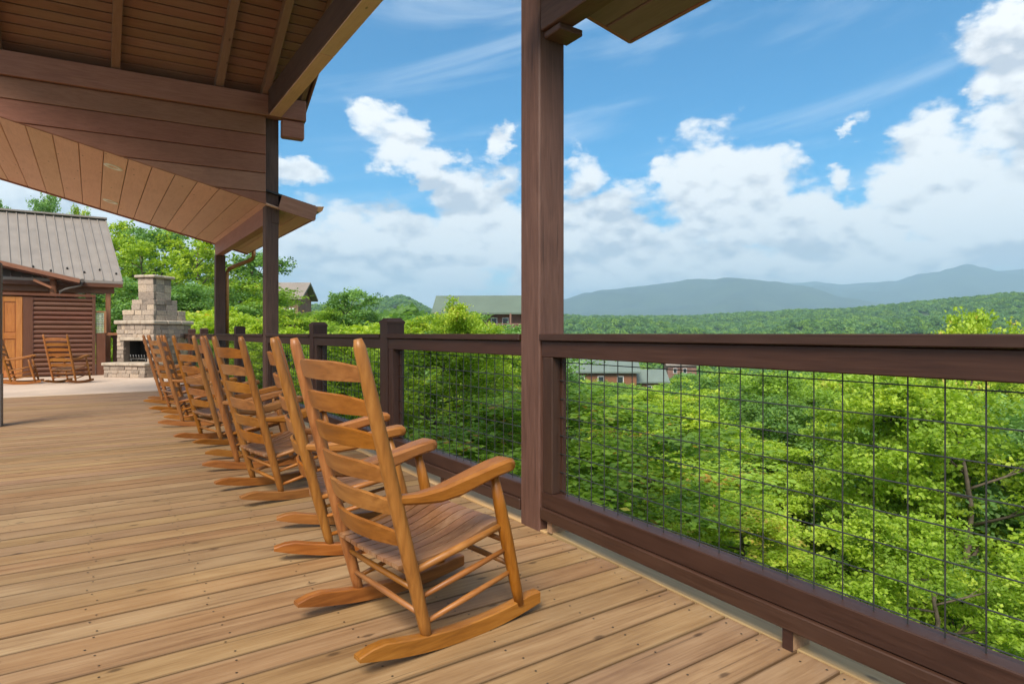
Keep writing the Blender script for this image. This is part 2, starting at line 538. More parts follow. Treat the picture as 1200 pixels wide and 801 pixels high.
def leaf_mat(name, dark, mid, light, tip=(0.50, 0.30, 0.07), tipamt=0.03, trans=0.48):
    m, t, b = new_mat(name)
    at = t.n.new('ShaderNodeAttribute')
    at.attribute_name = 'tint'
    oi = t.n.new('ShaderNodeObjectInfo')
    fac = t.math('ADD', at.outputs['Fac'], t.math('MULTIPLY', t.math('SUBTRACT', oi.outputs['Random'], 0.5), 0.22))
    col = t.ramp(fac, [(0.08, dark), (0.5, mid), (0.86, light), (0.955, light), (0.99 if tipamt else 1.0, tip if tipamt else light)])
    b.inputs['Roughness'].default_value = 0.55
    b.inputs['Specular IOR Level'].default_value = 0.35
    t.l.new(col, b.inputs['Base Color'])
    tr = t.n.new('ShaderNodeBsdfTranslucent')
    t.l.new(t.mix(1.0, col, (1.3, 1.25, 0.5), 'MULTIPLY'), tr.inputs['Color'])
    mx = t.n.new('ShaderNodeMixShader')
    mx.inputs[0].default_value = trans
    t.l.new(b.outputs[0], mx.inputs[1])
    t.l.new(tr.outputs[0], mx.inputs[2])
    t.l.new(mx.outputs[0], t.n['Material Output'].inputs['Surface'])
    return m


M_LEAF = leaf_mat('leaf_green', (0.1403, 0.2501, 0.03416), (0.244, 0.4087, 0.05246), (0.3782, 0.549, 0.07564))
M_LEAFB = leaf_mat('leaf_bright', (0.2006, 0.3245, 0.03068), (0.3422, 0.4956, 0.0472), (0.5074, 0.62, 0.0826), (0.62, 0.4956, 0.1298), 0.05, 0.5)
M_LEAFD = leaf_mat('leaf_dark', (0.0915, 0.1891, 0.04148), (0.1647, 0.305, 0.061), (0.2562, 0.4026, 0.0854), tipamt=0)
M_LEAFG = leaf_mat('leaf_grey_green', (0.0915, 0.1952, 0.061), (0.183, 0.3477, 0.1037), (0.305, 0.488, 0.1647), tipamt=0)
M_BARK = plain('bark', (0.12, 0.095, 0.072), 0.9, 0, 9, 0.4, 0.2, 0.6)


def ground_mat():
    m, t, b = new_mat('forest_floor')
    tc = t.n.new('ShaderNodeTexCoord')
    n = t.noise(tc.outputs['Object'], 0.35, 8, 0.65)
    n2 = t.noise(tc.outputs['Object'], 0.02, 5, 0.6)
    c = t.ramp(t.math('MULTIPLY_ADD', n, 0.6, t.math('MULTIPLY', n2, 0.4)), [(0.3, (0.028, 0.05, 0.014)), (0.55, (0.05, 0.085, 0.02)), (0.75, (0.085, 0.12, 0.035))])
    t.l.new(c, b.inputs['Base Color'])
    b.inputs['Roughness'].default_value = 0.95
    bump(t, b, n, 0.8, 0.4)
    return m


def far_mat():
    m, t, b = new_mat('mountain_forest')
    tc = t.n.new('ShaderNodeTexCoord')
    n = t.noise(tc.outputs['Object'], 0.004, 9, 0.68)
    n2 = t.noise(tc.outputs['Object'], 0.05, 4, 0.7)
    c = t.ramp(t.math('MULTIPLY_ADD', n, 0.7, t.math('MULTIPLY', n2, 0.3)), [(0.35, (0.010, 0.022, 0.014)), (0.62, (0.045, 0.070, 0.032))])
    t.l.new(c, b.inputs['Base Color'])
    b.inputs['Roughness'].default_value = 0.95
    bump(t, b, n2, 0.9, 6.0)
    return m


M_GROUND = ground_mat()
M_FAR = far_mat()


# ------------------------------------------------------------------ terrain
def smoothstep(a, b, x):
    t = np.clip((x - a) / (b - a), 0, 1)
    return t * t * (3 - 2 * t)


def fbm2(x, y, sc, octv=4, seed=0.0):
    out = 0.0
    amp, f, tot = 1.0, 1.0 / sc, 0.0
    for i in range(octv):
        a = seed * 1.7 + i * 2.1
        out = out + amp * (np.sin(x * f * 1.9 + 1.3 * np.sin(y * f * 1.3 + a) + a) * np.cos(y * f * 1.7 + 1.1 * np.sin(x * f * 1.1 + 2 * a) + 0.5 * a))
        tot += amp
        amp *= 0.5
        f *= 2.03
    return out / tot


def az_of(x, y):
    """degrees right of the viewing axis, and distance"""
    return np.degrees(np.arctan2(x * CS - y * SN, x * SN + y * CS)), np.hypot(x, y)


RIDGE_AZ = np.array([-180, -60, -30, -16, -9.5, -8.0, -6.0, -1, 4.7, 9, 15.5, 22.6, 29, 34.8, 39.8, 46, 60, 180.])
RIDGE_EL = np.array([0.0, 0.6, 0.8, 1.0, 2.0, 1.6, 0.9, 1.0, 1.45, 1.6, 1.7, 1.85, 2.2, 2.55, 2.8, 3.0, 2.0, 0.0])


def ground_h(x, y):
    x = np.asarray(x, float)
    y = np.asarray(y, float)
    a, d = az_of(x, y)
    # ridge shelf the lodge and the two houses stand on, dropping to the valley on the right
    w = (x - 2.3) * math.cos(R(24)) - np.maximum(y, 0) * math.sin(R(24))
    w = np.maximum(w, 0)
    z = -3.0 - 13.0 * (1 - np.exp(-w / 45.0)) * 1.25 - 0.05 * np.minimum(w, 420)
    z = z - 2.5 * smoothstep(5, 40, -w + 0 * x) * 0
    z = z + fbm2(x, y, 17.0, 3, 1.0) * np.minimum(w, 25) * 0.05
    crest = np.interp(a, RIDGE_AZ, RIDGE_EL)
    D0 = 1500.0
    top = D0 * np.tan(np.radians(crest)) - 9.0
    prof = smoothstep(520, D0, d) * (1 - 0.75 * smoothstep(D0 * 1.05, 2600, d))
    hill = (top + 40) * prof
    rough = fbm2(x, y, 190.0, 5, 3.0) * 18 * smoothstep(300, 1000, d) * (1 - 0.55 * smoothstep(1250, 1480, d))
    mid = 46 * np.exp(-((d - 760) / 190.0) ** 2) * (0.45 + 0.55 * fbm2(x, y, 260, 3, 9.0)) * smoothstep(-4, 12, a)
    return z + hill + rough + mid


def build_ground():
    azs = np.radians(np.concatenate([np.arange(-180, -58, 6.0), np.arange(-58, 58, 1.0), np.arange(58, 180, 6.0)]))
    ds = [0.0] + list(np.geomspace(2.0, 9000.0, 150))
    A, Dd = np.meshgrid(azs, np.array(ds[1:]), indexing='ij')
    X = np.sin(A + YAW) * Dd
    Y = np.cos(A + YAW) * Dd
    Z = ground_h(X, Y)
    na, nd = A.shape
    verts = [(0, 0, float(ground_h(0, 0)))] + list(zip(X.ravel(), Y.ravel(), Z.ravel()))
    faces = []
    for i in range(na):
        j = (i + 1) % na
        faces.append((0, 1 + j * nd, 1 + i * nd))
        for k in range(nd - 1):
            faces.append((1 + i * nd + k, 1 + j * nd + k, 1 + j * nd + k + 1, 1 + i * nd + k + 1))
    o = base('ground', mesh_from('ground', verts, faces, M_GROUND, True))
    tag(o, kind='structure')


build_ground()


def mountain(profile, dist, depth, seed, rough):
    """a real mountain range: crest heights along the azimuth, flanks with spurs"""
    azd = np.arange(-75, 75.01, 0.25)
    pa, py = zip(*profile)
    crest = np.interp(azd, pa, py)
    nr = 46
    ts = np.linspace(-1, 0.6, nr)
    verts = []
    for a, e in zip(azd, crest):
        ar = R(a) + YAW
        for t in ts:
            d = dist + t * depth
            x, y = math.sin(ar) * d, math.cos(ar) * d
            hc = dist * math.tan(R(e)) / max(0.35, 1.0)
            p = 1 - abs(t) ** 1.25 if t < 0 else 1 - (t / 0.6) ** 1.5
            spur = float(fbm2(x + 900 * seed, y, 1500, 5, seed)) * rough * (1.15 if t < 0 else 0.1) * (1 - p) * p * 4
            jag = float(fbm2(x, y + 300 * seed, 420, 4, seed + 5)) * rough * 0.09 * p
            verts.append((x, y, -60 + (hc + 60) * p + spur + jag))
    na = len(azd)
    faces = [(i * nr + k, (i + 1) * nr + k, (i + 1) * nr + k + 1, i * nr + k + 1) for i in range(na - 1) for k in range(nr - 1)]
    return tag(base('mountains', mesh_from('mountains', verts, faces, M_FAR, True)), kind='structure')


def px_az(px):
    return math.degrees(math.atan((px - 600) / F_PX))


def px_el(px, y):
    return math.degrees(math.atan((HORIZON - y) / F_PX * math.cos(math.atan((px - 600) / F_PX))))


def prof(pts):
    return [(px_az(p), px_el(p, y)) for p, y in pts]


mountain([(-75, 1.5), (-30, 1.3)] + prof([(380, 389), (470, 386), (515, 362), (560, 364), (600, 362), (640, 354), (663, 351), (705, 342), (760, 335), (805, 332), (835, 335), (870, 333),
         (907, 331), (940, 337), (985, 349), (1020, 356), (1100, 362), (1200, 366)]) + [(75, 1.2)], 6200, 2300, 1.0, 230)
mountain([(-75, 1.0), (-10, 1.4)] + prof([(600, 372), (800, 350), (880, 332), (930, 331), (957, 329.5), (985, 333), (1015, 329.5), (1050, 328), (1075, 321.5), (1095, 320), (1115, 318), (1143, 315), (1165, 317.5), (1200, 316.5), (1260, 322)]) + [(52, 4.2), (75, 2.0)],
         9000, 2900, 2.0, 300)


# ------------------------------------------------------------------ deck floor and concrete
ZB = -0.030                                                     # board tops lie at z = 0
deck = thing('deck', 'long tan wooden deck of cross boards running beside the brown railing', 'deck')
tag(deck, kind='structure')
DECK_X0, DECK_X1 = -4.6, 2.062
BW = 0.152
y = -2.6
k = 0
while y < 13.66:
    dz = random.uniform(-0.0012, 0.0012)
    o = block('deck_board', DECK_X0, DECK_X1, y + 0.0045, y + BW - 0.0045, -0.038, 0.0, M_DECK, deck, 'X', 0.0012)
    o.matrix_basis = o.matrix_basis @ Matrix.Translation((random.uniform(-0.004, 0.0), 0, dz))
    y += BW
    k += 1
# screws where the boards cross the joists (one joined part)
v, f = [], []
for i in range(k):
    yy = -2.6 + i * BW
    if yy > 5:
        break
    for xj in [-1.6, -1.2, -0.8, -0.4, 0.0, 0.4, 0.8, 1.2, 1.6, 1.98]:
        for q in (0.035, 0.117):
            cx, cy = xj + random.uniform(-.022, .022), yy + q + random.uniform(-.010, .010)
            n0 = len(v)
            v += [(cx + 0.0042 * math.cos(a), cy + 0.0042 * math.sin(a), 0.0022) for a in [2 * math.pi * j / 6 for j in range(6)]]
            f.append(tuple(range(n0, n0 + 6)))
base('screw_head', mesh_from('screws', v, f, M_HEADSCREW), deck)['kind'] = 'stuff'
for xj in [-3.6, -2.4, -1.2, -0.4, 0.4, 1.2, 1.98]:
    block('joist', xj - 0.02, xj + 0.02, -2.6, 13.6, -0.24, -0.041, M_LOG, deck, 'Y', 0)
bar('border_board', (2.142, 2.7, -0.013), (2.142, 13.68, -0.013), 0.152, 0.038, M_TRIM, deck)
bar('border_board', (2.004 + 0.0, -0.9, -0.0125), (2.168, 2.71, -0.0125), 0.152, 0.038, M_TRIM, deck)
block('rim_joist', 2.08, 2.21, -2.6, 13.7, -0.3, -0.034, M_RAIL, deck, 'Y')

slab = base('patio', box_mesh(12.0, 13.4, 0.5, M_SLAB, 0.02), None, Matrix.Translation((-3.75, 20.38, -0.243)))
tag(slab, kind='structure')

# ------------------------------------------------------------------ railing
PX0 = 2.06                                                      # deck-side plane of posts and rails
rail = thing('deck_railing', 'dark brown deck railing with black wire grid panels and capped posts', 'railing', (PX0, 2.7, 0))


def cap_post(x, y, w=0.16, top=1.235, parent=None):
    p = block('post', x, x + w, y, y + w, -0.3, top - 0.045, M_RAIL, parent or rail, 'Z', 0.006)
    s = w / 2 + 0.004
    i = s - 0.028
    cx, cy, z0 = x + w / 2, y + w / 2, top - 0.05
    vs = [(cx + a * s, cy + b * s, z) for z in (z0, z0 + 0.02) for a, b in ((-1, -1), (1, -1), (1, 1), (-1, 1))] + [(cx + a * i, cy + b * i, top) for a, b in ((-1, -1), (1, -1), (1, 1), (-1, 1))]
    fs = [(3, 2, 1, 0), (8, 9, 10, 11)] + [(a + q, (a + 1) % 4 + q, (a + 1) % 4 + q + 4, a + q + 4) for q in (0, 4) for a in range(4)]
    base('post_cap', mesh_from('post_cap', vs, fs, M_RAIL), p, Matrix.Identity(4))


def bay(p0, p1, parent=None, stub=True):
    """one framed wire panel between two posts; p0 -> p1 on the deck-side plane (x, y), outward is to the left of p1 -> p0"""
    parent = parent or rail
    a, b_ = Vector((*p0, 0)), Vector((*p1, 0))
    t = (b_ - a).normalized()
    out = Vector((t.y, -t.x, 0))
    Z = Vector((0, 0, 1))

    def seg(name, s0, s1, o0, o1, z0, z1, mat=M_RAIL, bev=0.004):
        L = (b_ - a).length
        q0 = a + t * s0 + out * (o0 + o1) / 2 + Z * (z0 + z1) / 2
        q1 = a + t * (L + s1) + out * (o0 + o1) / 2 + Z * (z0 + z1) / 2
        return bar(name, q0, q1, abs(o1 - o0), z1 - z0, mat, parent, bev=bev)
    seg('rail_cap', 0, 0, -0.018, 0.125, 1.062, 1.100)
    seg('top_rail', 0, 0, 0.002, 0.090, 0.972, 1.060)
    seg('bottom_rail', 0, 0, 0.002, 0.090, 0.140, 0.226)
    seg('lower_strip', 0, 0, -0.012, 0.078, 0.074, 0.138)
    L = (b_ - a).length
    far_first = p0[1] > p1[1]
    for s0 in ((0.012,) if far_first else (L - 0.102,)):
        q = a + t * (s0 + 0.045) + out * 0.044
        bar('stile', q + Z * 0.2262, q + Z * 0.9718, 0.086, 0.09, M_RAIL, parent, up=tuple(t), bev=0.004)
    # stops that hold the wire
    for s0 in ((0.103, L - 0.019) if far_first else (0.001, L - 0.121)):
        q = a + t * (s0 + 0.009) + out * 0.072
        bar('stop', q + Z * 0.2264, q + Z * 0.9716, 0.026, 0.018, M_RAIL, parent, up=tuple(t), bev=0.002)
    # welded wire panel: uprights in front, cross wires behind
    vs, fs = [], []
    s = 0.06
    while s < L - 0.11:
        q = a + t * s + out * 0.050
        tube_geo([q + Z * 0.222, q + Z * 0.977], [0.0024] * 2, 6, vs, fs)
        s += 0.1
    for i in range(8):
        z = 0.245 + 0.1 * i
        q = out * 0.0545 + Z * z
        tube_geo([a + t * 0.004 + q, a + t * (L - 0.1) + q], [0.0024] * 2, 6, vs, fs)
    base('wire_panel', mesh_from('wire_panel', [Vector(x) - a for x in vs], fs, M_WIRE), parent, Matrix.Translation(a))
    if stub:
        q = a + t * (L * stub) + out * 0.05
        bar('support_block', q - t * 0.019 + Z * 0.039, q + t * 0.019 + Z * 0.039, 0.098, 0.072, M_RAW, parent, bev=0.002)
        q2 = q - out * 0.0505
        bar('block_face', q2 - t * 0.0195 + Z * 0.039, q2 + t * 0.0195 + Z * 0.039, 0.004, 0.0725, M_RAIL, parent, bev=0)


POSTS = [4.89, 6.99, 11.53, 15.7, 17.8]
PIL = [2.745, 9.30, 13.62]
W_PIL = 0.182
# near bay swings slightly towards the deck
bay((PX0 - 0.126, -0.20), (PX0 + 0.006, 2.735), stub=0.485)
cap_post(PX0 - 0.14, -0.37)
run = [(2.745, W_PIL), (4.89, .16), (6.99, .16), (9.30, W_PIL), (11.53, .16), (13.62, W_PIL), (15.7, .16), (17.8, .16), (19.75, .16)]
for (a0, w0), (a1, w1) in zip(run[:-1], run[1:]):
    bay((PX0 + 0.006, a0 + w0 + 0.003), (PX0 + 0.006, a1 - 0.003), stub=0.5 if a0 < 10 else 0.5)
for yv in POSTS + [19.75]:
    cap_post(PX0, yv)
block('support_block', PX0 + 0.02, PX0 + 0.12, 2.66, 2.70, 0.003, 0.074, M_RAW, rail, 'X', 0.002)

cross = thing('cross_railing', 'brown railing with wire panel closing the far end of the patio behind the fireplace', 'railing', (0.4, 19.83, 0))
bay((2.05, 19.83), (1.2, 19.83), cross, stub=False)
bay((1.04, 19.83), (0.45, 19.83), cross, stub=False)
cap_post(1.045, 19.80, .15, 1.2, cross)

# ------------------------------------------------------------------ porch posts
for i, (yv, top, lab) in enumerate([(2.745, 6.0, 'nearest tall square brown porch post with railing on both sides'),
                                    (9.30, 4.265, 'tall brown porch post at the corner of the beamed gable behind the rocking chairs'),
                                    (13.62, 2.70, 'short dark brown porch post with copper downspout beside it'), (9.42, 1.95, 'short grey brown post cut by the left edge of the photo')]):
    th_ = thing('porch_post', lab, 'post', (PX0 if i < 3 else -1.075, yv, 0), 0, 'porch posts')
    x0 = PX0 if i < 3 else -1.075
    block('shaft', x0, x0 + W_PIL, yv, yv + W_PIL, -0.02 if i == 3 else -0.3, top, M_POST, th_, 'Z', 0.008)
    if i == 1:
        block('tenon_end', x0 + 0.085, x0 + W_PIL + 0.004, yv - 0.012, yv + 0.02, 2.70, 2.98, M_POST, th_, 'Z', 0.003)
    if i == 3:
        bp = block('base_plate', x0 - 0.006, x0 + W_PIL + 0.006, yv - 0.006, yv + W_PIL + 0.006, 0.002, 0.62, M_GALV, th_, 'Z', 0.003)
        for z in (0.12, 0.30, 0.48):
            tube('bolt', [(x0 + 0.14, yv - 0.005, z), (x0 + 0.14, yv - 0.02, z)], 0.013, M_IRON, bp, 6, False)

# ------------------------------------------------------------------ gable roof over the middle of the deck
SL = 0.1102                                                     # the gable wall swings a little off square: y falls with x


def wy(x):
    return 9.205 - (x - 2.06) * SL


gable = thing('gable_roof', 'dark brown beamed gable roof with board ceiling above the tall middle part of the deck', 'roof', (2.06, 9.2, 4.2))


def wall_bar(name, x0, x1, z0, z1, th, mat, proud=0.0, bev=0.004):
    off = Vector((-SL, -1, 0)).normalized()
    mid = off * (proud - th / 2)
    p0 = Vector((x0, wy(x0), (z0 + z1) / 2)) + mid
    p1 = Vector((x1, wy(x1), (z0 + z1) / 2)) + mid
    return bar(name, p0, p1, th, z1 - z0, mat, gable, bev=bev)


wall_bar('eave_beam', -1.6, 2.585, 4.198, 4.488, 0.16, M_BEAM, 0.05)
zc = 4.195


def soffit_h(x):
    return 2.983 + (1.913 - x) * 0.2518


def siding(z0, z1):
    """one course, cut along the slope of the soffit that runs into the wall"""
    lo = lambda z: 1.913 - (z - 2.983) / 0.2518
    xr, xl = 2.045, -1.5
    xa, xb = lo(z1), lo(z0)                    # where the top and the bottom edge meet the slope
    if xa >= xr - 0.02:
        return
    xb = min(xb, xr)
    poly = [(max(xa, xl), z1), (max(xb, xl), z0 if xb < xr else soffit_h(xr)), (xr, z0 if xb < xr else soffit_h(xr)), (xr, z1)]
    if xa < xl < xb:
        poly = [(xl, z1), (xl, soffit_h(xl)), (xb, z0), (xr, z0), (xr, z1)]
    n_ = len(poly)
    off = Vector((-SL, -1, 0)).normalized()
    pr = random.uniform(-.003, .003)
    c0 = Vector((xr, wy(xr), z1))
    vs = [Vector((x, wy(x), z)) + off * pr - c0 for x, z in poly] + [Vector((x, wy(x), z)) - off * 0.04 - c0 for x, z in poly]
    fs = [tuple(range(n_)), tuple(range(2 * n_ - 1, n_ - 1, -1))] + [(i, n_ + i, n_ + (i + 1) % n_, (i + 1) % n_) for i in range(n_)]
    me = mesh_from('siding_board', vs, fs, M_SIDE)
    bm = bmesh.new()
    bm.from_mesh(me)
    bmesh.ops.bevel(bm, geom=[e for e in bm.edges if all(v.index < n_ for v in e.verts)], offset=0.008, segments=1, affect='EDGES')
    bmesh.ops.recalc_face_normals(bm, faces=bm.faces)
    bm.to_mesh(me)
    bm.free()
    base('siding_board', me, gable, Matrix.Translation(c0))


for z0, z1 in ((3.929, 4.192), (3.657, 3.922), (3.388, 3.650), (3.12, 3.381), (2.86, 3.113)):
    siding(z0, z1)
off_ = Vector((-SL, -1, 0)).normalized()
bk = [(-1.5, soffit_h(-1.5) + 0.02), (2.04, soffit_h(2.04) + 0.02), (2.04, 4.19), (-1.5, 4.19)]
vs = [Vector((x, wy(x), z)) - off_ * q for q in (0.042, 0.055) for x, z in bk]
base('wall_backing', mesh_from('wall_backing', vs, [(0, 1, 2, 3), (7, 6, 5, 4), (0, 4, 5, 1), (1, 5, 6, 2), (2, 6, 7, 3), (3, 7, 4, 0)], M_SIDE), gable, Matrix.Identity(4))
wall_bar('beam_end', 2.25, 2.565, 3.93, 4.19, 0.13, M_BEAM, 0.03, 0.02)
block('tie_beam', PX0, PX0 + W_PIL, 2.93, 9.14, 4.215, 4.55, M_POST, gable, 'Y', 0.006)
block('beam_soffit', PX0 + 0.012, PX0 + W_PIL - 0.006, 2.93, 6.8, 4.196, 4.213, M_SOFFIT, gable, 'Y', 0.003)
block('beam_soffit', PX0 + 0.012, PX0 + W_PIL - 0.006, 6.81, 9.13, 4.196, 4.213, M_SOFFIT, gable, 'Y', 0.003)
SLOPE = math.tan(R(30.3))
RIDGE_X0, RIDGE_X1 = -1.75, 2.62


def roof_pt(x, t, lift=0.0):
    """t metres up the slope from the eave line"""
    c, s = math.cos(R(30.3)), math.sin(R(30.3))
    return Vector((x, wy(x) - t * c + lift * s * -1 * -1 * 0 + lift * s, 4.50 + t * s + lift * c))


for x in (-1.7, -0.95, 0.25, 1.45, 2.045, 2.545):
    wdt = 0.10 if x < 2.5 else 0.07
    bar('rafter', roof_pt(x, -0.30 if x < 2.5 else -0.35, 0.075), roof_pt(x, 3.55, 0.075), wdt, 0.15, M_RAFT, gable, up=(0, 0.5, 0.87), bev=0.004)
t_ = -0.40
while t_ < 3.6:
    p0 = roof_pt(RIDGE_X0, t_ + 0.0675, 0.166)
    p1 = roof_pt(RIDGE_X1, t_ + 0.0675, 0.166)
    bar('ceiling_board', p0, p1, 0.124, 0.025, M_TNG, gable, up=(0, 0.5, 0.87), bev=0.006)
    t_ += 0.136
bar('rake_fascia', roof_pt(2.635, -0.40, 0.11), roof_pt(2.635, 3.6, 0.11), 0.03, 0.19, M_BEAM, gable, up=(0, 0.5, 0.87))
# weather skin on both slopes
a0, a1 = roof_pt(-1.8, -0.45, 0.20), roof_pt(2.66, -0.45, 0.20)
b0, b1 = roof_pt(-1.8, 3.62, 0.20), roof_pt(2.66, 3.62, 0.20)
n0_, n1_ = Vector((-1.8, 2.3, a0.z)), Vector((2.66, 2.3, a1.z))
vs = []
for p in (a0, a1, b1, b0, n1_, n0_):
    vs.append(p)
vs += [p + Vector((0, 0, 0.03)) for p in vs[:6]]
fs = [(0, 3, 2, 1), (3, 5, 4, 2), (6, 7, 8, 9), (9, 8, 10, 11), (0, 1, 7, 6), (1, 2, 8, 7), (2, 4, 10, 8), (4, 5, 11, 10), (5, 3, 9, 11), (3, 0, 6, 9)]
base('metal_skin', mesh_from('metal_skin', vs, fs, M_METAL), gable, Matrix.Identity(4))
# wall over the near lower roof, mirrored
block('near_eave_beam', -1.6, 2.585, 2.80, 2.92, 4.20, 4.49, M_BEAM, gable, 'X')


# ------------------------------------------------------------------ lower shed roofs
M_EAVE = wood('eave_stain', (0.20, 0.125, 0.10), (0.26, 0.168, 0.14), (0.32, 0.215, 0.18), 0.6, knots=0.1, var=0.06, gamp=0.6)


def shed(label, ynear, yfar, slope_ref, xs_in, gutter, boards_from, angled):
    hx, hz, sl = slope_ref
    sh = thing('shed_roof', label, 'roof', (2.06, ynear, 2.7), 0, 'lower shed roofs over the deck')

    def hh(x):
        return hz + (hx - x) * sl
    ang = math.atan(sl)
    upv = Vector((math.sin(ang), 0, math.cos(ang)))
    bw = 0.266
    x = 2.235 - bw * 0
    xs = []
    xx = 1.985
    while xx > xs_in:
        xs.append((xx - bw, xx))
        xx -= bw
    xs = [(1.985, 2.245), (2.245, 2.5), (2.5, 2.70)] + xs
    for xa, xb in xs:
        xm = (xa + xb) / 2
        yn = (wy(xm) + 0.03) if angled else ynear
        p0 = Vector((xm, yn, hh(xm))) + upv * 0.012
        p1 = Vector((xm, yfar, hh(xm))) + upv * 0.012
        bar('soffit_board', p0, p1, (xb - xa) / math.cos(ang) - 0.007, 0.024, M_SOFFIT if angled else M_EAVE, sh, up=tuple(upv), bev=0.006)
    # roof deck over it
    yn = ynear + (0.06 if angled else -0.02)
    xi = xs_in - 0.1
    q = [(xi, yn + ((wy(xi) - wy(2.06)) if angled else 0), hh(xi) + 0.2), (2.74, yn + ((wy(2.74) - wy(2.06)) if angled else 0), hh(2.74) + 0.2), (2.74, yfar + 0.03, hh(2.74) + 0.2), (xi, yfar + 0.03, hh(xi) + 0.2)]
    vs = [Vector(p) for p in q] + [Vector(p) + Vector((0, 0, 0.025)) for p in q]
    fs = [(3, 2, 1, 0), (4, 5, 6, 7), (0, 1, 5, 4), (1, 2, 6, 5), (2, 3, 7, 6), (3, 0, 4, 7)]
    if (Vector(q[1]) - Vector(q[0])).cross(Vector(q[3]) - Vector(q[0])).z < 0:
        fs = [g[::-1] for g in fs]
    base('roofing', mesh_from('roofing', vs, fs, M_ROOFDARK), sh, Matrix.Identity(4))
    # eave fascia and rakes
    bar('eave_fascia', (2.715, ynear + (wy(2.7) - wy(2.06) if angled else 0), hh(2.7) + 0.105), (2.715, yfar, hh(2.7) + 0.105), 0.025, 0.21, M_BEAM, sh)
    for yy, sgn in ((ynear, -1), (yfar, 1)):
        xin = xs_in if yy != ynear or not angled else 2.228
        dy = (lambda x: wy(x) - wy(2.06)) if (yy == ynear and angled) else (lambda x: 0)
        p0 = Vector((xin, yy + dy(xin) + sgn * 0.014, hh(xin) + (0.085 if angled else 0.108)))
        p1 = Vector((2.728, yy + dy(2.728) + sgn * 0.014, hh(2.728) + (0.085 if angled else 0.108)))
        bar('rake_fascia', p0, p1, 0.025, 0.22, M_BEAM, sh, up=tuple(upv))
    return sh, hh


far_shed, hh_far = shed('low brown shed roof with plank soffit and two recessed lights over the far deck', 9.2, 13.78, (1.913, 2.983, 0.2518), -1.75, True, 0, True)
block('eave_beam', PX0 + 0.01, PX0 + 0.15, 9.49, 13.78, 2.69, 2.955, M_BEAM, far_shed, 'Y', 0.005)
for (x, yv) in ((0.243, 10.11), (0.262, 12.74)):
    z = hh_far(x)
    Mx = Matrix.Translation((x, yv, z - 0.002)) @ Matrix.Rotation(math.atan(0.2518), 4, 'Y')
    vs, fs = [], []
    for j in range(20):
        an = 2 * math.pi * j / 20
        for r_, zz in ((0.118, 0.0), (0.112, -0.010), (0.066, -0.008), (0.060, 0.002)):
            vs.append((r_ * math.cos(an), r_ * math.sin(an), zz))
    for j in range(20):
        j2 = (j + 1) % 20
        for q in range(3):
            fs.append((j * 4 + q, j * 4 + q + 1, j2 * 4 + q + 1, j2 * 4 + q))
    li = base('recessed_light', mesh_from('lamp_ring', vs, fs, M_LAMP, True), far_shed, Mx)
    base('lens', mesh_from('lens', [(0.067 * math.cos(2 * math.pi * j / 16), 0.067 * math.sin(2 * math.pi * j / 16), 0.002) for j in range(16)], [tuple(range(15, -1, -1))], M_LENS), li, Mx)
# copper gutter: half round trough along the eave
gut_pts = [(0.0, 0.075), (-0.004, 0.03), (0.02, 0.0), (0.06, -0.008), (0.095, 0.02), (0.115, 0.07), (0.122, 0.085)]
ya, yb = 9.13, 13.8
vs, fs = [], []
for yv in (ya, yb):
    for (u, w_) in gut_pts:
        vs.append((2.73 + u, yv, 2.905 + w_))
    for (u, w_) in gut_pts[::-1]:
        vs.append((2.73 + u, yv, 2.910 + w_ if 0 < u < 0.12 else 2.905 + w_ + 0.001))
n = len(gut_pts) * 2
for i in range(n):
    j = (i + 1) % n
    fs.append((i, j, n + j, n + i))
fs += [tuple(range(len(gut_pts)))[::-1], tuple(range(n, n + len(gut_pts)))]
base('gutter', mesh_from('gutter', vs, fs, M_COPPER), far_shed, Matrix.Identity(4))
tube('downspout', [(2.79, 13.66, 2.90), (2.79, 13.66, 2.74), (2.765, 13.67, 2.67), (2.70, 13.69, 2.62), (2.44, 13.75, 2.50), (2.33, 13.78, 2.44), (2.295, 13.79, 2.36), (2.295, 13.79, 2.2), (2.295, 13.79, -0.3)], 0.042, M_COPPER, far_shed, 12)

near_shed, hh_near = shed('lower brown shed roof corner with plain soffit above the nearest porch post', 2.70, 1.5, (2.7, 2.875, 0.16), 1.98, False, 0, False)
block('eave_beam', PX0 + 0.006, PX0 + 0.132, 1.5, 2.742, 2.79, 3.03, M_POST, near_shed, 'Y', 0.005)
block('beam_seat', PX0 + 0.03, PX0 + 0.195, 2.60, 2.743, 2.752, 2.789, M_POST, near_shed, 'X', 0.005)

# ------------------------------------------------------------------ rocking chairs
def sweep(name, rows, mat, parent, smooth=False):
    """rows: list of closed rings (equal length) -> capped mesh"""
    n = len(rows[0])
    vs = [p for r_ in rows for p in r_]
    fs = []
    for i in range(len(rows) - 1):
        for k_ in range(n):
            k2 = (k_ + 1) % n
            fs.append((i * n + k_, i * n + k2, (i + 1) * n + k2, (i + 1) * n + k_))
    fs.append(tuple(range(n))[::-1])
    fs.append(tuple((len(rows) - 1) * n + q for q in range(n)))
    me = mesh_from(name, vs, fs, mat)
    bm = bmesh.new()
    bm.from_mesh(me)
    bmesh.ops.recalc_face_normals(bm, faces=bm.faces)
    bm.to_mesh(me)
    bm.free()
    if smooth:
        me.polygons.foreach_set('use_smooth', [True] * len(me.polygons))
        me.set_sharp_from_angle(angle=R(38))
    return base(name, me, parent, parent.matrix_basis if parent else None)


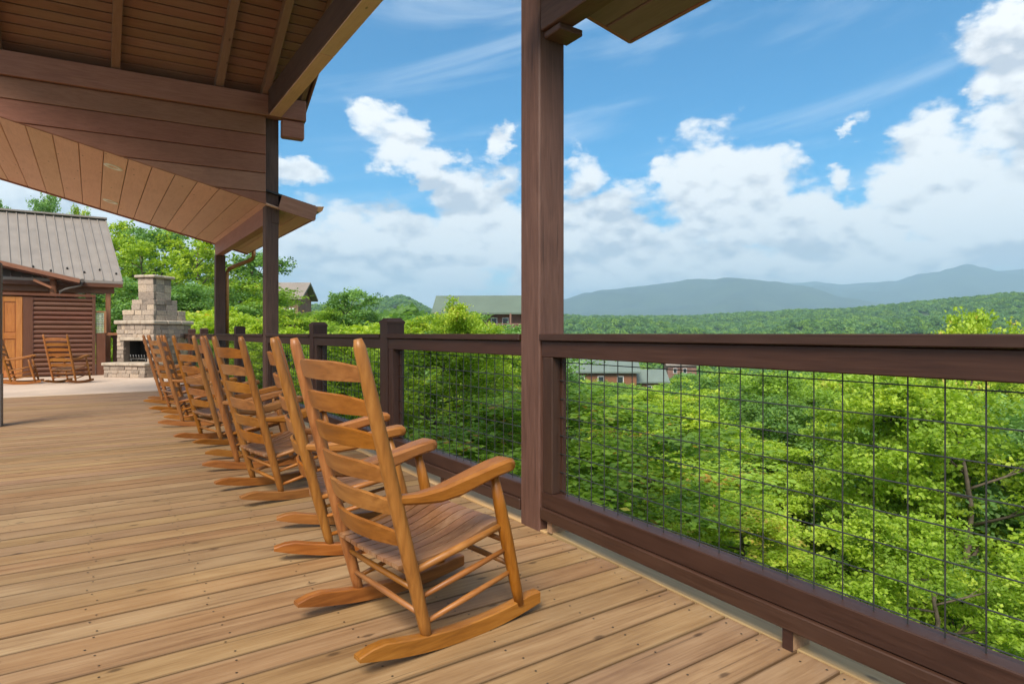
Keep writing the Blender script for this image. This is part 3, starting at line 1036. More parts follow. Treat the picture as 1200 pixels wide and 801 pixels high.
def make_chair():
    c = thing('rocking_chair', 'x', 'rocking chair', (0, 0, 0), 0, 'wooden ladder back rocking chairs')
    HW = 0.258
    lean = Vector((-0.268, 0, 1.03)).normalized()

    def back(z, y=0.0):
        return Vector((-0.265 * (z - 0.05) / 1.03, y, z))

    def front(z, y=0.0):
        return Vector((0.405 - 0.115 * (z - 0.08) / 0.47, y, z))
    RX, RR = 0.18, 1.62

    def rock(x):
        return (x - RX) ** 2 / (2 * RR)
    for s in (1, -1):
        # turned posts
        zs = [0.035, 0.10, 0.30, 0.60, 0.90, 1.055, 1.082]
        pts = [back(z, s * (HW + 0.012 * z)) for z in zs]
        bar_ = tube('back_post', pts, [0.0165, 0.0215, 0.025, 0.025, 0.0235, 0.0205, 0.0135], M_OAKZ, c, 14)
        zs = [0.055, 0.12, 0.30, 0.45, 0.565]
        tube('front_post', [front(z, s * (HW + 0.012)) for z in zs], [0.017, 0.0215, 0.025, 0.0235, 0.017], M_OAKZ, c, 14)
        # rocker
        rows = []
        for i in range(17):
            x = -0.262 + 0.775 * i / 16
            zb = rock(x)
            h = 0.054
            cut0 = 0.052 * max(0, 1 - (x + 0.262) / 0.075) if x < -0.18 else 0
            zt = zb + h - 0.75 * cut0
            if i == 16:
                zt -= 0.01
            w_ = 0.0215
            rows.append([(x, s * HW - w_, zb), (x, s * HW + w_, zb), (x, s * HW + w_, zt - 0.004), (x, s * HW + w_ - 0.004, zt), (x, s * HW - w_ + 0.004, zt), (x, s * HW - w_, zt - 0.004)])
        sweep('rocker', rows, M_OAK, c, True)
        # arm: thick, dips behind and swells to the front
        rows = []
        prof_ = [(-0.125, 0.548, 0.032, 0.040), (-0.05, 0.540, 0.036, 0.046), (0.04, 0.541, 0.052, 0.058), (0.12, 0.556, 0.060, 0.070), (0.20, 0.578, 0.054, 0.082), (0.27, 0.596, 0.050, 0.090), (0.33, 0.606, 0.050, 0.090), (0.355, 0.606, 0.044, 0.080), (0.366, 0.604, 0.030, 0.062)]
        for (x, z, h, w_) in prof_:
            yc = s * (HW + 0.008 + 0.004 * (x + 0.1))
            hh_, ww = h / 2, w_ / 2
            ch = min(0.010, hh_ * 0.5)
            rows.append([(x, yc - ww + ch, z - hh_), (x, yc + ww - ch, z - hh_), (x, yc + ww, z - hh_ + ch), (x, yc + ww, z + hh_ - ch), (x, yc + ww - ch, z + hh_), (x, yc - ww + ch, z + hh_), (x, yc - ww, z + hh_ - ch), (x, yc - ww, z - hh_ + ch)])
        sweep('arm', rows, M_OAK, c, True)
        # side rungs
        for zb, zf, r_ in ((0.195, 0.283, 0.0105), (0.105, 0.193, 0.0105)):
            p0, p1 = back(zb, s * (HW + 0.002)), front(zf, s * (HW + 0.01))
            tube('rung', [p0, p0.lerp(p1, 0.5), p1], [r_ * 0.85, r_ * 1.15, r_ * 0.85], M_OAK, c, 8)
        p0, p1 = back(0.29, s * (HW + 0.002)), front(0.378, s * (HW + 0.01))
        tube('seat_rail', [p0, p0.lerp(p1, 0.5), p1], [0.012, 0.0145, 0.012], M_OAK, c, 10)
    for z in (0.225, 0.135):
        p0, p1 = back(z, -HW), back(z, HW)
        tube('rung', [p0, p0.lerp(p1, 0.5), p1], [0.0095, 0.0125, 0.0095], M_OAKY, c, 8)
    for z in (0.31, 0.215):
        p0, p1 = front(z, -HW), front(z, HW)
        tube('rung', [p0, p0.lerp(p1, 0.5), p1], [0.0095, 0.0125, 0.0095], M_OAKY, c, 8)
    for p in (back(0.285), front(0.372)):
        tube('seat_rail', [p + Vector((0, -HW, 0)), p, p + Vector((0, HW, 0))], [0.012, 0.0145, 0.012], M_OAKY, c, 10)
    # ladder slats bowed backwards
    for z in (0.975, 0.862, 0.749, 0.637, 0.525, 0.413):
        rows = []
        for i in range(13):
            u = -1 + 2 * i / 12
            q = 1 - u * u
            ctr = back(z, u * (HW + 0.012 * z - 0.004)) + Vector((-0.058 * q + 0.007, 0, -0.004))
            ht = 0.015 + 0.023 * min(1, 1.25 * q) ** 0.9
            hb = 0.027 + 0.002 * q
            nrm = Vector((lean.z, 0, -lean.x)) * 0.0065
            rows.append([tuple(ctr - lean * hb - nrm), tuple(ctr - lean * hb + nrm), tuple(ctr + lean * ht + nrm), tuple(ctr + lean * ht - nrm)])
        sweep('back_slat', rows, M_OAKY, c, True)
    # seat slats, dished
    ns = 9
    for i in range(ns):
        rows = []
        for k_ in range(11):
            u = k_ / 10
            x = -0.098 + u * 0.435
            wr = 0.235 + 0.022 * u
            y0 = -wr + 2 * wr * i / ns + 0.003
            y1 = -wr + 2 * wr * (i + 1) / ns - 0.003
            z = 0.315 + 0.100 * u - 0.030 * math.sin(math.pi * u) + (0.0 if u < 0.85 else -0.25 * (u - 0.85) ** 1.3)
            dip = 0.006 * (1 - ((y0 + y1) / 2 / 0.25) ** 2)
            z -= dip
            rows.append([(x, y0, z - 0.014), (x, y1, z - 0.014), (x, y1, z), (x, y0, z)])
        sweep('seat_slat', rows, M_SEAT, c, True)
    return c


chair_spots = [(0.6735, 2.150, 5.8), (0.7915, 3.3355, -14.7), (0.741, 4.422, 7.8), (0.7685, 5.657, -10.0), (0.7435, 6.803, 12.5), (0.691, 8.52, -11.6), (0.707, 9.628, 11.1), (0.704, 11.303, -10.0)]
chair_labels = [
    'golden oak rocking chair nearest in the row, standing clear beside the middle post',
    'golden oak rocking chair second in the row, partly hidden behind the nearest chair',
    'golden oak rocking chair third in the row, rockers clear of the second chair',
    'golden oak rocking chair fourth in the row, angled towards the viewer beside the third chair',
    'golden oak rocking chair fifth in the row, leaning against the view of the fourth',
    'golden oak rocking chair sixth in the row, before the short post with copper pipe',
    'golden oak rocking chair seventh in the row, next to the last chair by the patio',
    'golden oak rocking chair last in the row, its back against the stone fireplace',
]
proto = make_chair()
spots = [(x, y_, a, lab) for (x, y_, a), lab in zip(chair_spots, chair_labels)]
spots.append((-0.50, 16.75, 52, 'golden oak rocking chair on the patio before the slatted wall, its back turned'))
spots.append((-1.42, 17.2, -3, 'golden oak rocking chair side on before the orange door, cut by the edge post'))
for i, (x, y_, a, lab) in enumerate(spots):
    o = proto if i == 0 else copy_tree(proto)
    ca, sa = math.cos(R(a)), math.sin(R(a))
    ox, oy = (x + 0.258 * ca, y_ + 0.258 * sa) if i < 8 else (x, y_)
    o.matrix_basis = Matrix.Translation((ox, oy, 0.001 if i < 8 else 0.008)) @ Matrix.Rotation(R(a), 4, 'Z')
    o['label'] = lab


# ------------------------------------------------------------------ stone fireplace
FPC = Vector((1.381, 18.86, 0))
FROT = R(-47)                                                   # stands across the corner; local -y is the face with the firebox
fire = thing('stone_fireplace', 'stepped tan stone outdoor fireplace with chimney at the end of the patio', 'fireplace', FPC, FROT)
MF = Matrix.Translation(FPC) @ Matrix.Rotation(FROT, 4, 'Z')
stone_meshes = []
for i in range(6):
    bm = bmesh.new()
    bmesh.ops.create_cube(bm, size=1.0)
    bmesh.ops.bevel(bm, geom=bm.edges[:], offset=0.07, segments=1, affect='EDGES')
    for v_ in bm.verts:
        v_.co += Vector((random.uniform(-1, 1), random.uniform(-1, 1), random.uniform(-1, 1))) * 0.045
    me = bpy.data.meshes.new('stone')
    bm.to_mesh(me)
    bm.free()
    me.materials.append(M_STONE)
    stone_meshes.append(me)


def fblock(name, x0, x1, y0, y1, z0, z1, mat, bev=0.01):
    M = MF @ Matrix.Translation(((x0 + x1) / 2, (y0 + y1) / 2, (z0 + z1) / 2))
    return base(name, box_mesh(x1 - x0, y1 - y0, z1 - z0, mat, bev), fire, M)


def stone(x0, x1, y0, y1, z0, z1):
    g = 0.006
    M = MF @ Matrix.Translation(((x0 + x1) / 2, (y0 + y1) / 2, (z0 + z1) / 2)) @ Matrix.Diagonal((x1 - x0 - g, y1 - y0 - g, z1 - z0 - g, 1))
    return base('stone', random.choice(stone_meshes), fire, M)


def course(x0, x1, yf, yb, z0, z1, wmin, wmax, hole=None):
    """one course of stones on the front face and on the two ends"""
    dep = 0.09
    x = x0
    while x < x1 - 0.01:
        w_ = min(random.uniform(wmin, wmax), x1 - x)
        if x1 - (x + w_) < wmin * 0.6:
            w_ = x1 - x
        pr = random.uniform(-0.008, 0.014)
        xa, xb = x, x + w_
        if hole and xb > hole[0] and xa < hole[1]:
            if xa < hole[0] - 0.03:
                stone(xa, hole[0], yf - pr, yf + dep, z0, z1)
            if xb > hole[1] + 0.03:
                stone(hole[1], xb, yf - pr, yf + dep, z0, z1)
        else:
            stone(xa, xb, yf - pr, yf + dep, z0, z1)
        x += w_
    for xa, xb in ((x0, x0 + dep), (x1 - dep, x1)):
        y_ = yf + dep
        while y_ < yb - 0.01:
            w_ = min(random.uniform(wmin, wmax), yb - y_)
            if yb - (y_ + w_) < wmin * 0.6:
                w_ = yb - y_
            pr = random.uniform(-0.006, 0.012)
            stone(xa - (pr if xa == x0 else 0), xb + (pr if xa != x0 else 0), y_, y_ + w_, z0, z1)
            y_ += w_


HX, HY = 0.56, 0.65                                             # half width and half depth of the body
fblock('core', -HX + 0.012, -0.36, -HY + 0.012, HY - 0.012, 0.3, 1.34, M_MORTAR)
fblock('core', 0.36, HX - 0.012, -HY + 0.012, HY - 0.012, 0.3, 1.34, M_MORTAR)
fblock('core', -0.359, 0.359, -HY + 0.012, HY - 0.012, 0.925, 1.34, M_MORTAR)
fblock('core', -0.359, 0.359, -0.10, HY - 0.012, 0.3, 0.924, M_SOOT)
for sx in (-0.356, 0.356):
    fblock('firebox_side', sx - 0.004, sx + 0.004, -HY + 0.2, -0.101, 0.37, 0.924, M_SOOT, 0.001)
fblock('core', -HX - 0.03, HX + 0.03, -HY - 0.33, HY, 0.0, 0.30, M_MORTAR)
z = 0.005
for hgt in (0.098, 0.095, 0.095):
    course(-HX - 0.05, HX + 0.05, -HY - 0.345, HY + 0.01, z, z + hgt, 0.12, 0.26)
    z += hgt
for xa, xb in ((-HX - 0.09, -0.20), (-0.196, 0.19), (0.194, HX + 0.09)):
    M = MF @ Matrix.Translation(((xa + xb) / 2, -HY + 0.05, 0.336))
    base('hearth_slab', box_mesh(round(xb - xa, 2), 0.88, 0.075, M_CAPSTONE, 0.016), fire, M)
z = 0.374
for hgt in (0.105, 0.095, 0.11, 0.10, 0.10, 0.12, 0.095, 0.11, 0.125):
    z1 = min(z + hgt, 1.34)
    hole = (-0.36, 0.36) if z1 < 0.93 else ((-0.46, 0.46) if z1 < 1.03 else None)
    course(-HX, HX, -HY, HY, z, z1, 0.10, 0.26, hole)
    z = z1
for xa, xb in ((-0.46, -0.002), (0.002, 0.46)):
    M = MF @ Matrix.Translation(((xa + xb) / 2, -HY + 0.05, 0.968))
    base('lintel_stone', box_mesh(round(xb - xa, 2), 0.12, 0.085, M_CAPSTONE, 0.012), fire, M)


def shelf(name, hx, hy, z0, z1, nx, ny):
    """an overhanging course of flat stones round the whole chimney"""
    for i in range(nx):
        for j in range(ny):
            xa, xb = -hx + 2 * hx * i / nx, -hx + 2 * hx * (i + 1) / nx
            ya, yb = -hy + 2 * hy * j / ny, -hy + 2 * hy * (j + 1) / ny
            M = MF @ Matrix.Translation(((xa + xb) / 2 + random.uniform(-.004, .004), (ya + yb) / 2 + random.uniform(-.004, .004), (z0 + z1) / 2))
            base(name, box_mesh(round(xb - xa - 0.006, 3), round(yb - ya - 0.006, 3), z1 - z0, M_CAPSTONE, 0.02), fire, M)


shelf('mantel_stone', HX + 0.06, HY + 0.06, 1.345, 1.445, 3, 3)
for hx, hy, rows_, wmin, wmax in ((HX - 0.09, HY - 0.09, ((1.447, 1.58), (1.58, 1.715)), 0.16, 0.42), (HX - 0.22, HY - 0.24, ((1.715, 1.86), (1.86, 1.995)), 0.14, 0.34), (HX - 0.32, HY - 0.345, ((1.995, 2.19), (2.19, 2.385), (2.385, 2.56)), 0.24, 0.36)):
    fblock('core', -hx + 0.012, hx - 0.012, -hy + 0.012, hy - 0.012, rows_[0][0] - 0.004, rows_[-1][1] - 0.006, M_MORTAR)
    for za, zb in rows_:
        course(-hx, hx, -hy, hy, za, zb, wmin, wmax)
shelf('chimney_cap', HX - 0.245, HY - 0.27, 2.562, 2.635, 2, 2)

grate = thing('fire_grate', 'pale metal log grate standing inside the fireplace opening', 'grate', MF @ Vector((-0.05, -HY + 0.22, 0.374)), FROT)
for i in range(6):
    xx = -0.26 + i * 0.085
    tube('grate_bar', [MF @ Vector((xx, -HY + 0.12, 0.56)), MF @ Vector((xx, -HY + 0.14, 0.47)), MF @ Vector((xx, -HY + 0.38, 0.46)), MF @ Vector((xx, -HY + 0.40, 0.5))], 0.011, M_IRON, None, 6)
for yy in (0.16, 0.36):
    tube('cross_bar', [MF @ Vector((-0.30, -HY + yy, 0.45)), MF @ Vector((0.20, -HY + yy, 0.45))], 0.011, M_IRON, None, 6)
for xx in (-0.27, 0.17):
    for yy in (0.16, 0.36):
        tube('leg', [MF @ Vector((xx, -HY + yy, 0.374)), MF @ Vector((xx, -HY + yy, 0.455))], 0.011, M_IRON, None, 6)
for o in list(COL.objects):
    if o.parent is None and o.name.split('.')[0] in ('grate_bar', 'cross_bar', 'leg'):
        w_ = o.matrix_basis.copy()
        o.parent = grate
        o.matrix_basis = grate.matrix_basis.inverted() @ w_

# ------------------------------------------------------------------ slatted wall with door, and the cabin behind
SY = 19.6
scr = thing('slatted_wall', 'dark brown wall of rounded log slats with an orange wooden door at its left end', 'wall', (-0.6, SY, 0))
block('frame_post', -1.245, -1.222, SY - 0.03, SY + 0.09, 0.0, 2.03, M_LOG, scr, 'Z')
block('frame_post', 0.0, 0.075, SY - 0.045, SY + 0.10, 0.0, 2.06, M_LOG, scr, 'Z')
block('plain_panel', -1.43, -1.247, SY - 0.02, SY + 0.06, 0.0, 2.03, M_LOG, scr, 'Z')
block('top_rail', -2.6, 0.078, SY - 0.055, SY + 0.10, 2.062, 2.125, M_LOG, scr, 'X')
block('backing', -1.245, 0.0, SY + 0.065, SY + 0.09, 0.0, 2.03, M_LOG, scr, 'X')
nsl = 17
sh_ = 2.02 / nsl
for i in range(nsl):
    z0 = 0.02 + i * sh_
    rows = []
    for x in (-1.222, -0.001):
        ring = []
        for j in range(7):
            an = -math.pi / 2 + math.pi * j / 6
            ring.append((x, SY + 0.03 - 0.055 * math.cos(an), z0 + sh_ / 2 + (sh_ / 2 - 0.003) * math.sin(an)))
        ring += [(x, SY + 0.064, z0 + sh_ - 0.003), (x, SY + 0.064, z0 + 0.003)]
        rows.append(ring)
    sl_ = sweep('log_slat', rows, M_LOG, scr, True)
    sl_.matrix_basis = scr.matrix_basis.inverted()
door = block('door', -2.28, -1.435, SY + 0.0, SY + 0.045, 0.02, 2.03, M_DOOR, scr, 'Z')
for xa, xb in ((-2.278, -2.15), (-1.925, -1.80), (-1.565, -1.437)):
    block('door_stile', xa, xb, SY - 0.022, SY - 0.001, 0.022, 2.028, M_DOOR, door, 'Z', 0.006)
for za, zb in ((0.022, 0.20), (0.98, 1.12), (1.90, 2.028)):
    for xa, xb in ((-2.149, -1.926), (-1.799, -1.566)):
        block('door_rail', xa, xb, SY - 0.021, SY - 0.001, za, zb, M_DOOR, door, 'X', 0.006)
for xa, xb in ((-2.13, -1.945), (-1.78, -1.585)):
    for za, zb in ((0.23, 0.95), (1.15, 1.87)):
        block('door_panel', xa, xb, SY - 0.010, SY - 0.001, za, zb, M_DOOR, door, 'Z', 0.008)
# low panel and wire lattice right of it
side = thing('side_panel', 'brown solid half panel with small white wire lattice above, right of the slatted wall', 'fence panel', (0.2, SY, 0))
block('panel', 0.082, 0.295, SY - 0.02, SY + 0.06, 0.0, 1.12, M_LOG, side, 'Z')
block('upright', 0.262, 0.315, SY - 0.03, SY + 0.05, 1.121, 1.70, M_CABPOST, side, 'Z')
block('upper_rail', 0.079, 0.262, SY - 0.02, SY + 0.05, 1.665, 1.70, M_CABPOST, side, 'X')
vs, fs = [], []
for i in range(6):
    x = 0.095 + i * 0.03
    tube_geo([(x, SY, 1.12), (x, SY, 1.67)], [0.004] * 2, 5, vs, fs)
for i in range(9):
    tube_geo([(0.08, SY + 0.006, 1.15 + i * 0.06), (0.262, SY + 0.006, 1.15 + i * 0.06)], [0.004] * 2, 5, vs, fs)
base('lattice', mesh_from('lattice', vs, fs, M_WHITE), side, Matrix.Identity(4))
block('link_rail', 0.30, 0.62, SY + 0.0, SY + 0.06, 1.06, 1.13, M_CABPOST, side, 'X')

cab = thing('cabin', 'low dark cabin with grey ribbed metal roof behind the slatted wall', 'cabin', (-2.5, 22.5, 0))
CY = 19.85
# main metal roof: eave and ridge run along X, the right rake leans in
EX, EZ, RX_, RZ, RYY = 0.70, 2.53, 0.36, 4.62, 22.75
ev0, ev1, rd1, rd0 = Vector((-7.5, CY, EZ)), Vector((EX, CY, EZ)), Vector((RX_, RYY, RZ)), Vector((-7.5, RYY, RZ))
bk1, bk0 = Vector((RX_, 2 * RYY - CY, EZ)), Vector((-7.5, 2 * RYY - CY, EZ))
th3 = Vector((0, 0, -0.07))
vs = [ev0, ev1, rd1, rd0, bk1, bk0] + [p + th3 for p in (ev0, ev1, rd1, rd0, bk1, bk0)]
fs = [(0, 1, 2, 3), (3, 2, 4, 5), (9, 8, 7, 6), (11, 10, 8, 9), (1, 0, 6, 7), (2, 1, 7, 8), (4, 2, 8, 10), (5, 4, 10, 11), (3, 5, 11, 9), (0, 3, 9, 6)]
rf = base('metal_roof', mesh_from('metal_roof', vs, fs, M_METAL), cab, Matrix.Identity(4))
nrm = Vector((0, -(RZ - EZ), RYY - CY)).normalized()
for i in range(20):
    fx = i / 24
    u = 1 - fx
    p0 = Vector((EX - i * 0.215 - 0.02, CY + 0.01, EZ + 0.007))
    p1 = Vector((RX_ - i * 0.215 - 0.02, RYY - 0.02, RZ - 0.007))
    bar('rib', p0 + nrm * 0.012, p1 + nrm * 0.012, 0.028, 0.03, M_METAL, rf, up=tuple(nrm), bev=0.006)
bar('ridge_cap', (-7.5, RYY, RZ + 0.03), (RX_ + 0.02, RYY, RZ + 0.03), 0.24, 0.05, M_METAL, rf)
bar('fascia', (-7.5, CY + 0.02, EZ - 0.12), (EX - 0.01, CY + 0.02, EZ - 0.12), 0.03, 0.11, M_LOG, cab)
vs, fs = [], []
for i in range(10):
    q = ev1.lerp(rd1, 0.10 + 0.045 * (i % 2)) - Vector((0.12 + i * 0.36, 0, 0))
    tube_geo([q + nrm * 0.0, q + nrm * 0.05], [0.028, 0.022], 6, vs, fs)
base('snow_guard', mesh_from('snow_guard', vs, fs, M_ROOFDARK), cab, Matrix.Identity(4))
# wall, logs laid up
for i in range(9):
    z0 = 0.0 + i * 0.27
    block('wall_log', -7.3, -0.35, CY + 1.7, CY + 1.95, z0, z0 + 0.268, M_LOGWALL, cab, 'X', 0.06)
    block('wall_log', -0.6, -0.35, CY + 1.951, CY + 3.9, z0, z0 + 0.268, M_LOGWALL, cab, 'Y', 0.06)
block('porch_beam', -7.0, 0.5, CY + 0.15, CY + 0.30, 2.20, 2.40, M_LOGWALL, cab, 'X')
for x in (-0.15, 0.30):
    block('post', x, x + 0.12, CY + 0.16, CY + 0.28, 0.0, 2.20, M_CABPOST, cab, 'Z', 0.01)
tube('post', [(-0.83, SY + 0.16, 0.0), (-0.83, SY + 0.16, 2.50)], 0.075, M_CABPOST, cab, 12)
block('post', -0.92, -0.74, SY + 0.07, SY + 0.25, 2.502, 2.62, M_CABPOST, cab, 'X', 0.01)
# lower porch roof sloping to the right, with gutter and downspout
px0, pz0, px1, pz1 = -3.4, 3.23, -0.26, 2.50
q = [(px0, SY - 0.12, pz0), (px1, SY - 0.12, pz1), (px1, SY + 2.0, pz1), (px0, SY + 2.0, pz0)]
vs = [Vector(p) for p in q] + [Vector(p) + Vector((0, 0, 0.03)) for p in q]
fs = [(3, 2, 1, 0), (4, 5, 6, 7), (0, 1, 5, 4), (1, 2, 6, 5), (2, 3, 7, 6), (3, 0, 4, 7)]
base('porch_roof', mesh_from('porch_roof', vs, fs, M_METAL), cab, Matrix.Identity(4))
bar('porch_rake', (px0, SY - 0.135, pz0 - 0.035), (px1, SY - 0.135, pz1 - 0.035), 0.03, 0.10, M_LOGWALL, cab, up=(0.22, 0, 0.97))
bar('porch_ceiling', (px0, SY + 0.93, pz0 - 0.10), (px1 - 0.02, SY + 0.93, pz1 - 0.10), 2.05, 0.03, M_LOG, cab, up=(0.22, 0, 0.97))
tube('gutter', [(px1 + 0.045, SY - 0.14, pz1 - 0.02), (px1 + 0.045, SY + 1.9, pz1 - 0.02)], 0.05, M_GALV, cab, 8)
tube('downspout', [(px1 + 0.03, SY - 0.08, pz1 - 0.06), (px1 + 0.02, SY - 0.06, pz1 - 0.14), (px1 - 0.30, SY + 0.02, pz1 - 0.24), (px1 - 0.42, SY + 0.04, pz1 - 0.31), (px1 - 0.43, SY + 0.04, pz1 - 0.40), (px1 - 0.43, SY + 0.09, 1.9)], 0.033, M_GALV, cab, 8)
bar('knee_brace', (-0.86, SY + 0.0, 2.28), (-1.22, SY + 0.0, 2.46), 0.05, 0.06, M_CABPOST, cab)


# ------------------------------------------------------------------ far houses
def at(px, y_, z):
    """ground plan position and height of a photo pixel at depth z along the view axis (used once, to survey the houses)"""
    k_ = (px - 600) / F_PX
    return Vector((z * (SN + CS * k_), z * (CS - SN * k_), H_CAM - (y_ - HORIZON) / F_PX * z))


def house(name, label, origin, rot, W, Dp, wall_h, roof_h, over, mroof, mwall, windows, deck_rail=False, base_drop=4.0, grp=None):
    """local x along the eave, -y the side that faces the deck; origin at the eave line's left front corner, eave height"""
    M = Matrix.Translation(origin) @ Matrix.Rotation(rot, 4, 'Z')
    h = base(name, None, None, M)
    tag(h, label, 'house', grp)

    def bx(nm, x0, x1, y0, y1, z0, z1, mat, par=h, bev=0.0):
        return base(nm, box_mesh(x1 - x0, y1 - y0, z1 - z0, mat, bev), par, M @ Matrix.Translation(((x0 + x1) / 2, (y0 + y1) / 2, (z0 + z1) / 2)))
    # body as a gabled prism
    gh = roof_h * (1 - 2 * over / Dp * 0)
    vs = [(0, over, -wall_h - base_drop), (W, over, -wall_h - base_drop), (W, Dp - over, -wall_h - base_drop), (0, Dp - over, -wall_h - base_drop), (0, over, -0.02), (W, over, -0.02), (W, Dp - over, -0.02), (0, Dp - over, -0.02), (0, Dp / 2, gh - 0.25), (W, Dp / 2, gh - 0.25)]
    fs = [(0, 1, 5, 4), (2, 3, 7, 6), (1, 2, 6, 9, 5), (3, 0, 4, 8, 7)]
    base('wall', mesh_from('wall', vs, fs, mwall), h, M)
    o_ = 0.6
    for sgn in (0, 1):
        a_ = [(-o_, 0 if sgn == 0 else Dp, -0.12), (W + o_, 0 if sgn == 0 else Dp, -0.12), (W + o_, Dp / 2, gh), (-o_, Dp / 2, gh)]
        vs = [Vector(p) for p in a_] + [Vector(p) + Vector((0, 0, 0.22)) for p in a_]
        fs = [(3, 2, 1, 0), (4, 5, 6, 7), (0, 1, 5, 4), (1, 2, 6, 5), (2, 3, 7, 6), (3, 0, 4, 7)]
        if sgn:
            fs = [g[::-1] for g in fs]
        r_ = base('roof', mesh_from('roof', vs, fs, mroof), h, M)
    for (x0, x1, z0, z1) in windows:
        fr = bx('window', x0, x1, over - 0.08, over - 0.002, z0, z1, M_WHITE)
        bx('pane', x0 + 0.1, x1 - 0.1, over - 0.10, over - 0.082, z0 + 0.1, z1 - 0.1, M_GLASS, fr)
    if deck_rail:
        x0, x1, zf = deck_rail
        bx('balcony_floor', x0, x1, -2.0, over - 0.01, zf - 0.2, zf, mwall)
        bx('balcony_rail', x0, x1, -2.0, -1.9, zf + 0.9, zf + 1.02, mwall)
        n_ = int((x1 - x0) / 0.35)
        for i in range(n_):
            bx('baluster', x0 + i * 0.35, x0 + i * 0.35 + 0.07, -1.98, -1.92, zf, zf + 0.9, mwall)
        for xx in (x0, (x0 + x1) / 2, x1 - 0.2):
            bx('deck_post', xx, xx + 0.2, -2.0, -1.8, zf - 5, -0.1, mwall)
    return h


# brown house left: eave right end near (363, 349), ridge y 332
e = at(279, 349, 62)
house('brown_house', 'brown house with grey brown roof above the trees right of the tall far post', e, -YAW, 5.9, 5.0, 5.0, 1.55, 0.45, M_BROWNROOF, M_BROWNWALL, [(5.0, 5.5, -2.6, -1.0), (3.9, 4.6, -2.6, -1.0)])
e = at(511, 367, 75)
house('green_roofed_house', 'house with long green roof and timber deck on the skyline by the middle post', e, -YAW - 0.05, 13.5, 7.0, 5.0, 2.15, 1.4, M_GREENROOF, M_BROWNWALL, [(4.5, 5.4, -2.0, -0.5), (6.6, 7.4, -2.2, -0.5), (8.0, 8.8, -2.2, -0.5)], deck_rail=(5.2, 13.0, -2.3))
e = at(640, 436, 95)
house('pale_roofed_house', 'long house with pale roof and orange timber walls seen through the near wire', e, -YAW - 0.03, 14.0, 9.0, 4.0, 2.6, 0.6, M_PALEROOF, M_LOGWALL, [(2.0, 3.0, -1.8, -0.6), (5.0, 6.0, -1.8, -0.6), (8.0, 9.0, -1.8, -0.6), (11.0, 12.0, -1.8, -0.6)], base_drop=6)
e = at(750, 448, 96)
house('grey_porch_house', 'small grey roofed house right of the long pale roof among the trees', e, -YAW + 0.05, 4.2, 5.0, 3.0, 1.7, 0.5, M_PALEROOF, M_LOGWALL, [(1.2, 2.0, -1.6, -0.5)], base_drop=6)
e = at(783, 428, 170)
house('red_house', 'tiny dark red house farthest away just under the top rail', e, -YAW, 8.0, 6.0, 4.0, 2.2, 0.5, M_BROWNROOF, M_BROWNWALL, [(1.5, 2.6, -2.2, -0.8), (4.2, 5.3, -2.2, -0.8)], base_drop=8)


# ------------------------------------------------------------------ trees
def leaves_mesh(name, pos, tint, size, mat, rng, up_bias=0.55, squash=1.0, fold=0.25):
    n_ = len(pos)
    nrm = rng.normal(size=(n_, 3))
    nrm[:, 2] = np.abs(nrm[:, 2]) * 0.8 + up_bias
    nrm /= np.linalg.norm(nrm, axis=1)[:, None]
    ax = np.cross(nrm, rng.normal(size=(n_, 3)))
    ax /= np.linalg.norm(ax, axis=1)[:, None] + 1e-9
    bx_ = np.cross(nrm, ax)
    s = (size * rng.uniform(0.65, 1.3, n_))[:, None]
    w_ = s * 0.36 * squash
    p0 = pos - ax * s * 0.5
    p2 = pos + ax * s * 0.5
    p1 = pos + bx_ * w_ + nrm * s * fold * 0.4 - ax * s * 0.05
    p3 = pos - bx_ * w_ + nrm * s * fold * 0.4 - ax * s * 0.05
    V = np.empty((n_ * 4, 3))
    V[0::4], V[1::4], V[2::4], V[3::4] = p0, p1, p2, p3
    idx = np.arange(n_) * 4
    T = np.empty((n_ * 2, 3), np.int32)
    T[0::2] = np.stack([idx, idx + 1, idx + 2], 1)
    T[1::2] = np.stack([idx, idx + 2, idx + 3], 1)
    me = bpy.data.meshes.new(name)
    me.vertices.add(len(V))
    me.vertices.foreach_set('co', V.ravel().astype(np.float32))
    me.loops.add(T.size)
    me.loops.foreach_set('vertex_index', T.ravel())
    me.polygons.add(len(T))
    me.polygons.foreach_set('loop_start', np.arange(len(T), dtype=np.int32) * 3)
    me.polygons.foreach_set('loop_total', np.full(len(T), 3, np.int32))
    at_ = me.attributes.new('tint', 'FLOAT', 'FACE')
    at_.data.foreach_set('value', np.repeat(tint, 2).astype(np.float32))
    me.materials.append(mat)
    me.update(calc_edges=True)
    return me


